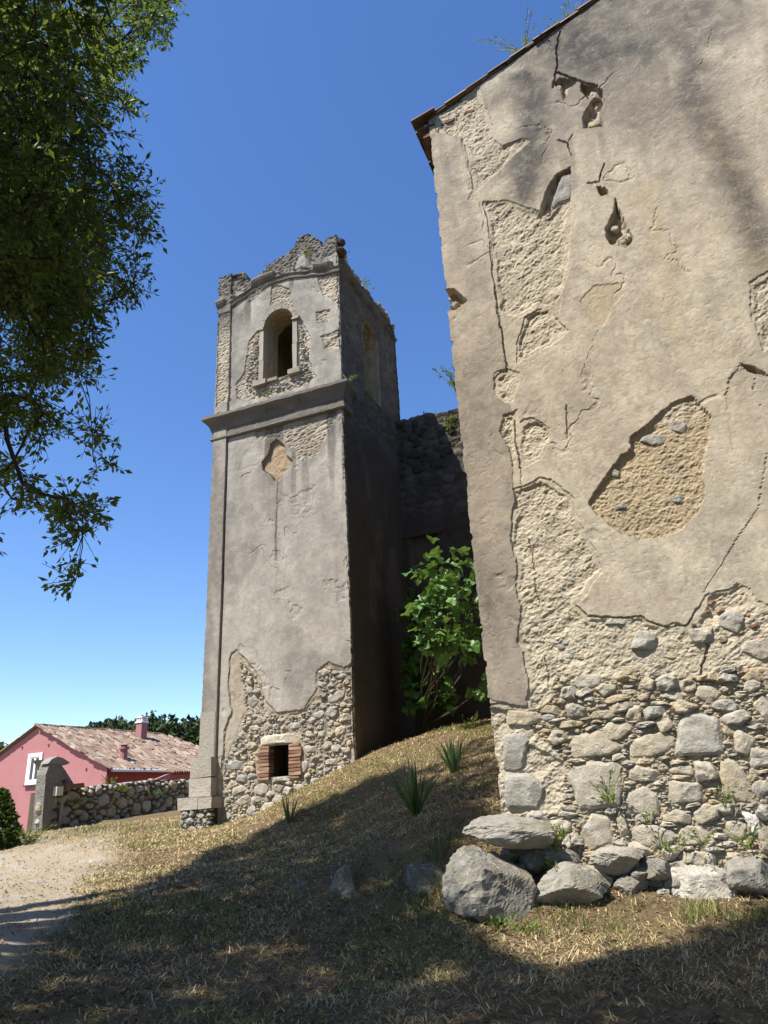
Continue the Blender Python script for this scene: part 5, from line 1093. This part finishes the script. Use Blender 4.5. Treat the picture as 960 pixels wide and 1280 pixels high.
for u0, u1 in ((i0, mid - .06), (mid + .06, i1)): bx(u0, u1, a[1] + wt + .06, b[1] - wt - .06, .012, .02, M_GLASS, 'window_pane')
bx(a[0] + wt, i0, a[1] + wt, b[1] - wt, .03, .05, M_WHITE, 'window_frame'); bx(i1, b[0] - wt, a[1] + wt, b[1] - wt, .03, .05, M_WHITE, 'window_frame'); bx(mid - .06, mid + .06, a[1] + wt, b[1] - wt, .03, .05, M_WHITE, 'window_frame')
bx(i0, i1, a[1] + wt, a[1] + wt + .06, .03, .05, M_WHITE, 'window_frame'); bx(i0, i1, b[1] - wt - .06, b[1] - wt, .03, .05, M_WHITE, 'window_frame')
sr_ = [o for o in house.children if o.name.startswith('window_surround')][0]; sr_.name = 'window'
for o in list(house.children):
    if o.name.startswith('window_'): o.parent = sr_
for x, y in ((28, 934), (61, 931), (108, 961)): bx(*(lambda q: (q[0] - .05, q[0] + .05, q[1] - .04, q[1] + .04))(hg(x, y)), .05, .06, M_SHADE_TRIM, 'wall_anchor')
m = MB(); m.tube([HW(EU + .42, -.1, EZ - .18), HW(EU + .42, END, EZ - .18)], .07, 8, .8); m.build('gutter', M_WHITE, house)
m = MB(); m.box(HW(EU, .05, EZ - .13), HG * .4, HR * (END - .1), Z * .04, tint=.3); m.build('soffit', M_SHADE_TRIM, house)
m = MB(); m.box(HW(EU + .02, .2, HB), HG * .5, HR * .35, Z * (EZ - HB - .2), tint=.3)
c = HW(EU + .25, -.05, EZ - 1.3); weed('climbing_plant', c, 1.1, 20, 'green climber on the corner of the pink house', 90, spread=.25, leaf=.13, cat='plant', tint=(0, .5))
def roofpt(px, py):                          # on the visible roof slope
    r = ray(px, py); return r * ((HP @ nn) / (r @ nn))
def chimney(px, py, w, h, cap):
    p = roofpt(px, py); m = MB(); m.box(p - HG * w / 2 - HR * w / 2 - Z * .4, HG * w, HR * w, Z * (h + .4), tint=.3); o = m.build('chimney', M_PINK, house)
    m = MB(); m.box(p - HG * (w / 2 + .05) - HR * (w / 2 + .05) + Z * h, HG * (w + .1), HR * (w + .1), Z * .07, tint=.5); m.build('chimney_cap', M_WHITE, house)
    for k in range(3):
        for q in range(2): m = MB(); m.box(p - HG * (w / 2 - .02 - k * (w - .1) / 2) - HR * (w / 2 - q * (w - .08)) + Z * (h + .07), HG * .08, HR * .08, Z * .2, tint=.5); m.build('chimney_post', M_WHITE, house)
    m = MB(); m.box(p - HG * (w / 2 + .05) - HR * (w / 2 + .05) + Z * (h + .27), HG * (w + .1), HR * (w + .1), Z * .06, tint=.5); m.build('chimney_cap', M_WHITE, house)
chimney(176, 924, .42, .85, 1)
ch_ = [o for o in house.children if o.name.split('.')[0] == 'chimney'][0]
for o in list(house.children):
    if o.name.startswith(('chimney_cap', 'chimney_post')): o.parent = ch_
p = roofpt(154, 951); m = MB(); m.tube([p - Z * .3, p + Z * .5, p + Z * .52, p + Z * .62], [.2, .17, .25, .25], 10, .3); m.build('stove_flue', M_PINK, house); m = MB(); m.tube([p + Z * .62, p + Z * .7, p + Z * .71, p + Z * .8], [.15, .15, .24, .06], 10, .6); m.build('flue_cap', M_TILE, [o for o in house.children if o.name.startswith('stove_flue')][0] if False else house)
# small annex with its own tile edge
m = MB(); q0 = at(183, 985, 33.); q1 = at(213, 985, 33.5); q2 = at(250, 985, 36.)
for A_, B_, za, zb, mat in ((q0, q1, at(183, 979, 33.)[2], at(213, 966, 33.5)[2], M_PINK), (q1, q2, at(213, 968, 33.5)[2], at(250, 968, 36.)[2], M_SHADE_TRIM)):  # second annex wall wears the shade-darkened pink
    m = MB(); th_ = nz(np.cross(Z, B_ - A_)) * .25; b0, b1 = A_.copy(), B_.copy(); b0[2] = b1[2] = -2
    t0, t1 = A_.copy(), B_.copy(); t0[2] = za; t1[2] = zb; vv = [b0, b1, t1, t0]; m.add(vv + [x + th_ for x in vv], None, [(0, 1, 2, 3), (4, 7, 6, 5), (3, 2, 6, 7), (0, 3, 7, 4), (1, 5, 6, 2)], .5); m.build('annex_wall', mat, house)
d = nz(q2 - q1); za = at(213, 967, 33.5)[2]; zb = at(250, 967, 36.)[2]; Ln = np.linalg.norm(q2 - q1); bk = np.cross(Z, d)
bk = bk if bk[1] > 0 else -bk
m = MB()
for i in range(int(Ln / .22)):
    t = i * .22 / Ln; p = q1 + d * i * .22; p[2] = za + (zb - za) * t
    for j in range(5): barrel(p - bk * .18 + bk * j * .36 + Z * (.02 + j * .10), nz(bk + .28 * Z), d, Z, .42, .22, float(rng.random()), m, n=4)
ob = m.build('annex_roof_tiles', M_TILE, house); ob['kind'] = 'stuff'

# ------------------------------------------------------------------ far hill with its wood
x, y = np.meshgrid(np.linspace(-1, 1, 60), np.linspace(-1, 1, 40)); x = x.ravel(); y = y.ravel()
hc = at(150, 960, 230.)
hx = hc[0] + x * 190; hy = hc[1] + y * 90; hz = -8 + 22 * np.exp(-(x * 1.3) ** 2 - (y * 1.6) ** 2) + 2 * fbm(x * 6, y * 6, 95)
i = np.arange(60 * 40).reshape(40, 60); f = np.stack([i[:-1, :-1], i[:-1, 1:], i[1:, 1:], i[1:, :-1]], -1).reshape(-1, 4)
hill = link('hill', mesh_np('hill', np.c_[hx, hy, hz], f, {'tint': np.full(2400, .3)}, True), M_DARKWOOD); tag(hill, kind='structure')
rng = np.random.default_rng(96); P = []; Dd = []
prof_px = [(-60, 935), (0, 934), (8, 936), (40, 950), (118, 912), (135, 906), (150, 904), (165, 910), (178, 905), (190, 899), (205, 901), (212, 908), (225, 905), (245, 902), (300, 900)]
pxs = np.array([q[0] for q in prof_px]); pys = np.array([q[1] for q in prof_px])
for x in np.arange(-80, 330, 3.2):
    ytop = np.interp(x, pxs, pys) + rng.normal() * 2.5
    D = 170 + 30 * rng.random(); q = at(x, ytop, D); R = 2.2 + 2.2 * rng.random(); q[2] -= R * .8
    for lev in range(5):
        n = 70; dd = unit(rng.normal(size=(n, 3))); P.append(q + np.array([0, 0, -lev * R * 1.05]) + dd * R * (.55 + .5 * rng.random((n, 1)))); Dd.append(unit(dd + rng.normal(size=(n, 3)) * .6))
P = np.concatenate(P); Dd = np.concatenate(Dd); L = .8 + .8 * rng.random(len(P)); v, f = leaf_quads(P, Dd, L, L * .8, rng)
ob = leaf_obj('far_wood', v, f, rng.random(len(P)), M_DARKWOOD, None); tag(ob, 'dark green wooded ridge behind the pink house', 'wood', kind='stuff')

# ------------------------------------------------------------------ trees (left one in view; its neighbour behind the viewpoint shades the foreground; two unseen ones added to block sky light)
SIL = [(-900, -1200), (215, -1200), (222, 0), (226, 45), (208, 88), (168, 92), (176, 112), (180, 150), (184, 200), (206, 266), (190, 300), (188, 362), (158, 378), (150, 400), (128, 425), (118, 470), (132, 495), (176, 520), (164, 536), (142, 560), (162, 578), (142, 596), (108, 600), (130, 632), (126, 662), (118, 690), (102, 745), (86, 740), (70, 702), (52, 670), (44, 645), (24, 692), (-40, 690), (-300, 720), (-900, 760)]
SHADE = [(-900, 1500), (-600, 1330), (-60, 1222), (0, 1200), (60, 1168), (130, 1128), (200, 1098), (262, 1068), (332, 1038), (392, 1008), (440, 988), (472, 968), (498, 962), (530, 985), (556, 975), (600, 985), (612, 1000), (570, 1050), (548, 1100), (552, 1150), (590, 1180), (640, 1200), (690, 1216), (740, 1206), (800, 1192), (860, 1176), (905, 1155), (965, 1138), (1100, 1100), (1600, 1050), (1600, 1700), (-900, 1700)]
def sunhit(P):
    """where the shadow of each point lands: kind (0 ground, 1 chapel, 2 tower) and photo pixel"""
    n = len(P); best = np.full(n, 1e9); kind = np.zeros(n, int)
    for kd, o, u0, u1, z1 in ((1, C0, -.45, 12, 11.5), (2, T0, TL - .4, .4, 15)):
        t = ((o - P) @ V) / (SD @ V); Q = P + t[:, None] * SD; u = (Q - o) @ U; ok = (t > 0) & (u > u0) & (u < u1) & (Q[:, 2] < z1) & (Q[:, 2] > G(Q[:, 0], Q[:, 1]) + (.15 if kd == 1 else .1))
        m_ = ok & (t < best); best[m_] = t[m_]; kind[m_] = kd
    t = np.zeros(n); Q = P.copy()
    for _ in range(40):
        gap = Q[:, 2] - G(Q[:, 0], Q[:, 1]); t += gap * .8 / -SD[2]; Q = P + t[:, None] * SD
    x, y, d = proj(Q); return kind, x, y, d, Q
def clump_ok(P, r=.3):
    kind, x, y, d, Q = sunhit(P); infr = (d > .5) & (x > -60) & (x < 1020) & (y < 1340)
    m = 900 / np.maximum(d, 1) * r
    jx = x; okg = ~infr | inside(jx, y, SHADE)
    cx, cy, cd = proj(P); vis_ = (cd > .3) & (cx > -80) & (cx < 1040) & (cy > -80) & (cy < 1360); okc = ~vis_ | inside(cx, cy, SIL)
    return (kind == 0) & okg & okc
def offframe(P, r=.75):
    cx, cy, cd = proj(P); m = 30 + 900 * r / np.maximum(np.linalg.norm(P, axis=1), .5); return ~((cd > .2) & (cx > -m) & (cx < 960 + m) & (cy > -m) & (cy < 1280 + m))
rng = np.random.default_rng(101)
def tree(label, trunk, crown_c, crown_r, cl, name, nleaf, lsize, seed, thin=1., limbs=9):
    rg = np.random.default_rng(seed); base = gp(*trunk); e = empty(name, base, label, 'tree'); mb = MB(); mb2 = MB(); cl = np.array(cl)
    fork = np.array([trunk[0] + .3, trunk[1] + .2, base[2] + 3.2])
    mb.tube([base - Z * .3, base + Z * .3, (base + fork) / 2 + np.array([.1, -.05, 0]), fork], [.48, .36, .30, .27], 10, .4)
    # limbs toward k-means like centres of the crown, then branches and twigs
    cen = cl[rg.choice(len(cl), limbs, replace=False)]
    for _ in range(5):
        a = np.argmin(((cl[:, None] - cen[None]) ** 2).sum(-1), 1); cen = np.array([cl[a == k].mean(0) if (a == k).any() else cen[k] for k in range(limbs)])
    nodes = []
    for k in range(limbs):
        c = cen[k]; m1 = fork * .5 + c * .5 + np.array([0, 0, .5]) + rg.normal(size=3) * .3; pts = [fork, fork * .75 + m1 * .25 + rg.normal(size=3) * .1, m1, m1 * .4 + c * .6 + rg.normal(size=3) * .2, c]; mb.tube(pts, [.16, .13, .09, .06, .035], 7, .4)
        mem = cl[a == k]
        if len(mem) == 0: continue
        lp = np.array(pts); seeds = np.concatenate([lp[2:3] * (1 - w_) + lp[3:4] * w_ for w_ in (.3, .7)] + [lp[3:4] * (1 - w_) + lp[4:5] * w_ for w_ in (0, .35, .7, 1)])
        order = np.argsort(((mem[:, None] - seeds[None]) ** 2).sum(-1).min(1)); N = np.empty((len(seeds) + len(mem), 3)); N[:len(seeds)] = seeds; par = np.full(len(N), -1); m_ = len(seeds); root = np.zeros(len(N)); root[:m_] = 0
        for q in mem[order]:
            dq = np.linalg.norm(N[:m_] - q, axis=1); j = int(np.argmin(dq + .25 * root[:m_])); N[m_] = q; par[m_] = j; root[m_] = root[j] + dq[j]; m_ += 1
        cnt_ = np.ones(len(N))
        for j in range(len(N) - 1, len(seeds) - 1, -1): cnt_[par[j]] += cnt_[j]
        for j in range(len(seeds), len(N)):
            p0, p1 = N[par[j]], N[j]; r0 = min(.055, .0045 * cnt_[j] ** .62 + .002); mb.tube([p0, (p0 + p1) / 2 + rg.normal(size=3) * .06 * np.linalg.norm(p1 - p0), p1], [r0, r0 * .9, r0 * .75], 4 if r0 < .02 else 6, .2)
    mb.build('trunk', M_BARK, e)
    n = len(cl); P = []; D = []; axes = [unit(rg.normal(size=(n, 3)) * .9 + np.array([.25, .1, -.25])) for _ in range(5)]
    for a5 in axes[:5 if thin < 1.2 else 1]:
        for q, b5 in zip(cl, a5): mb2.tube([q, q + b5 * .36 * thin], [.005, .0025], 3, .2)
    tw_ = mb2.build('twigs', M_BARK, e); tw_['kind'] = 'stuff'
    for k in range(nleaf):
        ax = axes[k % 5]; tpos = rg.random((n, 1)); dd = unit(rg.normal(size=(n, 3))); P.append(cl + ax * tpos * .34 * thin + dd * .06 * thin * rg.random((n, 1))); D.append(unit(ax * .8 + dd + np.array([0, 0, -.1])))
    P = np.concatenate(P); D = np.concatenate(D); sel = rg.random(len(P)) < .5 + .5 * sst(-.3, .3, fbm(P[:, 0] * 1.7 + P[:, 2], P[:, 1] * 1.7 - P[:, 2] * .7, seed)); P = P[sel]; D = D[sel]
    L = lsize * (.65 + .7 * rg.random(len(P))); v, f = leaf_quads(P, D, L, L * .48, rg)
    ti = np.clip(rg.normal(.45, .2, len(P)) + .25 * fbm(P[:, 0] * 1.2, P[:, 2] * 1.2, seed + 1), 0, 1); ob = leaf_obj('crown', v, f, ti, M_LEAF, e); return e
# in view: sample the outline of the hanging crown, at its own depth
A = []
while len(A) < 700:
    n = 4000; x = rng.random(n) * 330 - 100; y = rng.random(n) * 830 - 90; D = 7.2 + 3.4 * rng.random(n)
    ed = sdp(x, y, SIL, 400.); gapn = fbm(x / 45, y / 45, 7); ok = (ed < -12) & ((gapn + .5 * fbm(x / 17, y / 17, 9) > -.10 + .16 * sst(250, 600, y)) | (rng.random(n) < .04)) & ~((ed > -60) & (rng.random(n) < .25))
    ok &= ~((x < 48) & (y > 405) & (y < 470) & (rng.random(n) < .8)) & ~((x < 60) & (y > 560) & (rng.random(n) < .45))
    P = np.array([at(a, b, c) for a, b, c in zip(x[ok], y[ok], D[ok])]); k = clump_ok(P) | ((y[ok] < 150) & (x[ok] > 60) & (sunhit(P)[0] == 0)); A += list(P[k])
    print('visible clumps', len(A), k.mean())
A = [A[i] for i in rng.permutation(len(A))[:1050]]
B = []
while len(B) < 620:
    P = np.array([-6.2, 4.6, 8.6]) + unit(rng.normal(size=(3000, 3))) * (rng.random((3000, 1)) ** .45) * np.array([4.6, 5.0, 5.4]); k = clump_ok(P); k &= offframe(P, .5); B += list(P[k])
# fill the crowns where the ground shade asks for leaves
gx_ = -9 + 16 * rng.random(9000); gy_ = 3.0 + 11 * rng.random(9000); gz_ = G(gx_, gy_); qx, qy, qd = proj(np.c_[gx_, gy_, gz_])
sel = inside(qx, qy, SHADE) & (fbm(gx_ * 1.1, gy_ * 1.1, 98) > -.30); g3 = np.c_[gx_, gy_, gz_][sel]; COV = []
for hh_ in (6.5, 8., 9.5, 11.):
    P = g3 - SD * ((hh_ + 1.2 * rng.random(len(g3))) / -SD[2])[:, None]; k = clump_ok(P); cx, cy, cd = proj(P); k &= offframe(P) | ((sdp(cx, cy, SIL, 400.) < -45) & (cy < 480) & (cd > .3)); COV.append(P[k])
COV = np.concatenate(COV); COV = COV[rng.permutation(len(COV))]; inA = np.linalg.norm((COV - np.array([-6.2, 4.6, 8.6])) / np.array([5.2, 5.5, 6]), axis=1) < 1.; print('cover', len(COV), inA.sum())
CA = list(COV[inA][:1900]); CB = list(COV[~inA & offframe(COV) & (np.linalg.norm((COV - np.array([-1.5, -.5, 9.8])) / np.array([8, 7.5, 5]), axis=1) < 1)][:1100])
gx_, gy_ = np.meshgrid(np.arange(-8, 7, .38), np.arange(3.2, 14, .38)); gx_ = gx_.ravel(); gy_ = gy_.ravel(); gq = np.c_[gx_, gy_, G(gx_, gy_)]; qx, qy, qd = proj(gq); gq = gq[inside(qx, qy, SHADE) & (qx > -60) & (qx < 1020) & (qy < 1330)]
H_ = np.concatenate([np.array(A), np.array(B[:300]), np.array(CA)]); H2 = np.array(CB); add = []
for q in gq:
    def near_(L):
        d = L - q; t_ = -(d @ SD); return (np.linalg.norm(d + t_[:, None] * SD, axis=1) < .42).sum()
    n_ = near_(H_) + 3.5 * near_(H2); want = 32 if fbm(q[0:1] * 1.3, q[1:2] * 1.3, 99)[0] > -.38 else 4
    for _ in range(int(max(0, want - n_))):
        for h_ in rng.permutation([5.5, 6.5, 7.5, 8.5, 9.5, 10.5]):
            p = (q - SD * ((h_ + rng.random()) / -SD[2]) + np.r_[rng.normal(size=2) * .14, 0])[None]
            if not clump_ok(p)[0]: continue
            cx, cy, cd = proj(p)
            if offframe(p)[0] or (cd[0] > .3 and cy[0] < 480 and sdp(cx, cy, SIL, 400.)[0] < -45): add.append(p[0]); break
print('added cover', len(add), len(gq)); CA += add
tree('dark leafy evergreen oak hanging into the picture at upper left', (-7.2, 4.6), None, None, A + B[:300] + CA, 'oak_tree', 50, .088, 5, .95, 14)
B = []; tries = 0
while len(B) < 700 and tries < 60:
    tries += 1; P = np.array([-1.2, -1.0, 9.8]) + unit(rng.normal(size=(3000, 3))) * (rng.random((3000, 1)) ** .45) * np.array([6.5, 5.5, 4.2]); k = clump_ok(P); k &= offframe(P); B += list(P[k])
print('second tree', len(B))
tree('second evergreen oak behind the viewpoint that shades the foreground grass', (-3.5, -3.0), None, None, B[:300] + CB, 'oak_tree', 36, .17, 6, 1.5, 14)
for (cx_, cy_, cz_), tr_, lab, sd in (((-11., -1., 8.5), (-11.5, -1.5), 'third evergreen oak added left of the path, out of view, to block sky light', 21), ((6.5, -3.5, 8.5), (7., -4.), 'fourth evergreen oak added unseen at the right behind the viewpoint to block sky light', 22)):  # two oaks added out of view to cut sky fill on the shaded ground
    P = np.array([cx_, cy_, cz_]) + unit(rng.normal(size=(900, 3))) * (rng.random((900, 1)) ** .4) * np.array([5., 5., 4.5]); k = clump_ok(P); k &= offframe(P, 1.)
    tree(lab, tr_, None, None, list(P[k][:420]), 'oak_tree', 22, .26, sd, 1.9, 10)
# bush at the left edge by the path
q = gpix(-8, 1062); bush = empty('bush', q, 'dark green bush with reddish leaves at the left edge beside the path', 'bush')
rg = np.random.default_rng(77); n = 5200; t = rg.random(n); hgt = 1.2 * t; rad = .66 * (1 - t) ** .6 * (.75 + .35 * fbm(t * 9, rg.random(n) * 3, 3)); a = rg.random(n) * 6.28
P = q + np.c_[np.cos(a) * rad * rg.random(n) ** .4, np.sin(a) * rad * rg.random(n) ** .4, hgt]; D = unit(np.c_[np.cos(a), np.sin(a), rg.normal(size=n) * .8]); L = .07 + .06 * rg.random(n); v, f = leaf_quads(P, D, L, L * .5, rg)
M_BUSH = leaf_mat('bush_leaf', [(0, (.02, .05, .012)), (.6, (.05, .10, .02)), (.85, (.10, .12, .03)), (1, (.22, .10, .07))], .25); leaf_obj('foliage', v, f, rg.random(n), M_BUSH, bush)
m = MB(); m.tube([q - Z * .1, q + Z * .6, q + Z * 1.05], [.05, .035, .01], 6, .4); m.build('stem', M_BARK, bush)
weed('ground_weed', gpix(35, 1055), .45, 24, 'low bright green weeds at the foot of the gate stub', 91, spread=1.2, leaf=.13, tint=(0, .4), cat='plant')

# ------------------------------------------------------------------ grass and litter
def blades(n, xr, yr, dens, lmin, lmax, wd, tilt, seed, tintf, name, label, cat):
    rg = np.random.default_rng(seed); x = xr[0] + (xr[1] - xr[0]) * rg.random(n); y = yr[0] + (yr[1] - yr[0]) * rg.random(n); x, y = x, y
    u = (x - C0[0]) * U[0] + (y - C0[1]) * U[1]; vq = (x - C0[0]) * V[0] + (y - C0[1]) * V[1]; tu = (x - T0[0]) * U[0] + (y - T0[1]) * U[1]; tv = (x - T0[0]) * V[0] + (y - T0[1]) * V[1]
    ok = ~((u > 0) & (vq > -.02)) & ~((tu > TL) & (tu < 0) & (tv > -.02)) & (rg.random(n) < dens(x, y)); x = x[ok]; y = y[ok]; n = len(x); z = gfine(x, y)
    a = rg.random(n) * 6.28; ti = tilt[0] + (tilt[1] - tilt[0]) * rg.random(n); L = lmin + (lmax - lmin) * rg.random(n) ** 1.5
    dist = np.hypot(x, y); w = wd * (.6 + .8 * rg.random(n)) * np.clip(dist / 7, .8, 2.2)
    d = np.c_[np.cos(a) * np.sin(ti), np.sin(a) * np.sin(ti), np.cos(ti)]; s = np.c_[-np.sin(a), np.cos(a), a * 0]; p = np.c_[x, y, z - .006]
    mid = p + d * (L * .55)[:, None]; tip = mid + unit(d + np.c_[np.cos(a) * .7, np.sin(a) * .7, -.3 + a * 0]) * (L * .5)[:, None]; gz = gfine(tip[:, 0], tip[:, 1]); tip[:, 2] = np.maximum(tip[:, 2], gz + .004)
    v = np.stack([p - s * w[:, None] / 2, p + s * w[:, None] / 2, mid + s * w[:, None] * .4, mid - s * w[:, None] * .4, tip], 1).reshape(-1, 3); i = np.arange(n)[:, None] * 5
    ob = link(name, mesh_np(name, v, [i + np.array([[0, 1, 2, 3]]), i + np.array([[3, 2, 4]])], {'tint': np.repeat(np.clip(tintf(x, y, rg), 0, 1), 5)}), M_GRASS); tag(ob, label, cat, kind='stuff'); print(name, n)
def pathd(x, y):
    z = G(x, y); px, py, d = proj(np.c_[x, y, z]); return sst(20, -20, sdp(px + 22 * fbm(x * 1.2, y * 1.2, 8), py, PATH, 200.))
def near(x, y): return np.clip(9 / np.maximum(4, np.hypot(x, y)), .15, 1) * (abs(x) < .62 * y + 1.0)
blades(520000, (-9, 6), (3.6, 20), lambda x, y: near(x, y) * (1 - .93 * pathd(x, y)) * (.3 + .7 * sst(-.35, .2, fbm(x * 1.5, y * 1.5, 61))), .03, .12, .0075, (.75, 1.53), 1, lambda x, y, r: r.normal(.68, .18, len(x)) + .18 * fbm(x * 2, y * 2, 62) , 'dry_grass', 'dry straw coloured grass lying on the sunny bank and foreground', 'grass')
def grn(x, y): return sst(.16, .45, fbm(x * .9 + 4, y * .9, 63)) * (1 - .97 * pathd(x, y))
blades(150000, (-9, 6), (3.6, 20), lambda x, y: near(x, y) * grn(x, y), .04, .15, .006, (.1, 1.0), 2, lambda x, y, r: r.normal(.2, .12, len(x)), 'green_grass', 'patches of short green grass among the dry straw', 'grass')
def foot(x, y):
    u = (x - C0[0]) * U[0] + (y - C0[1]) * U[1]; vq = (x - C0[0]) * V[0] + (y - C0[1]) * V[1]; return np.exp(-((vq + .5) / .5) ** 2) * (u > -.8) * sst(.0, .4, fbm(x * 2.8, y * 2.8, 64)) * .6
blades(90000, (-.6, 5), (5.5, 9.2), foot, .05, .2, .006, (.1, .9), 3, lambda x, y, r: r.normal(.25, .18, len(x)), 'wall_foot_grass', 'green and yellow grass tufts along the foot of the chapel wall', 'grass')
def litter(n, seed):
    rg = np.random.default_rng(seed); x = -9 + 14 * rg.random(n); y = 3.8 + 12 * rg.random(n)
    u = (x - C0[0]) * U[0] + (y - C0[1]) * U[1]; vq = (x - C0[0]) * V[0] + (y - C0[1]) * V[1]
    dn = np.exp(-(np.hypot(x + 4.5, y - 6.0) / 5.5) ** 2) * .55 + .06  # dead leaves lie thicker below the oak, darkening its shade
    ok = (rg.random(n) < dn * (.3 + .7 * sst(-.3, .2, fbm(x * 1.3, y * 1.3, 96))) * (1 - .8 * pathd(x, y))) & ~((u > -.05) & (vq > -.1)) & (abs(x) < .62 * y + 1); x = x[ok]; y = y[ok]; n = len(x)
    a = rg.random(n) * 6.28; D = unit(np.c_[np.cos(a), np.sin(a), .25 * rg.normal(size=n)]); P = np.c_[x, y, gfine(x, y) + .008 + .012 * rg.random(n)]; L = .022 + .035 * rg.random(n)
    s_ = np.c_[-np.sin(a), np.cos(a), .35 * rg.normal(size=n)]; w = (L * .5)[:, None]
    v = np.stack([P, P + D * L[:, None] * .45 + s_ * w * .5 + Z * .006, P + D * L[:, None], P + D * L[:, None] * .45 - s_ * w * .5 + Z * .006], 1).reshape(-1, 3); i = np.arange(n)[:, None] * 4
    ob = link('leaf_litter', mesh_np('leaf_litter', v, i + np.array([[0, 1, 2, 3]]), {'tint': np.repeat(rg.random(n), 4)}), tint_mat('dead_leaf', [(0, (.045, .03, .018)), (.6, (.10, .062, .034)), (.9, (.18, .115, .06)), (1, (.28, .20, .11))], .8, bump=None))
    tag(ob, 'brown dead oak leaves scattered over the foreground slope, denser under the oak to deepen its shade', 'leaf litter', kind='stuff'); print('litter', n)
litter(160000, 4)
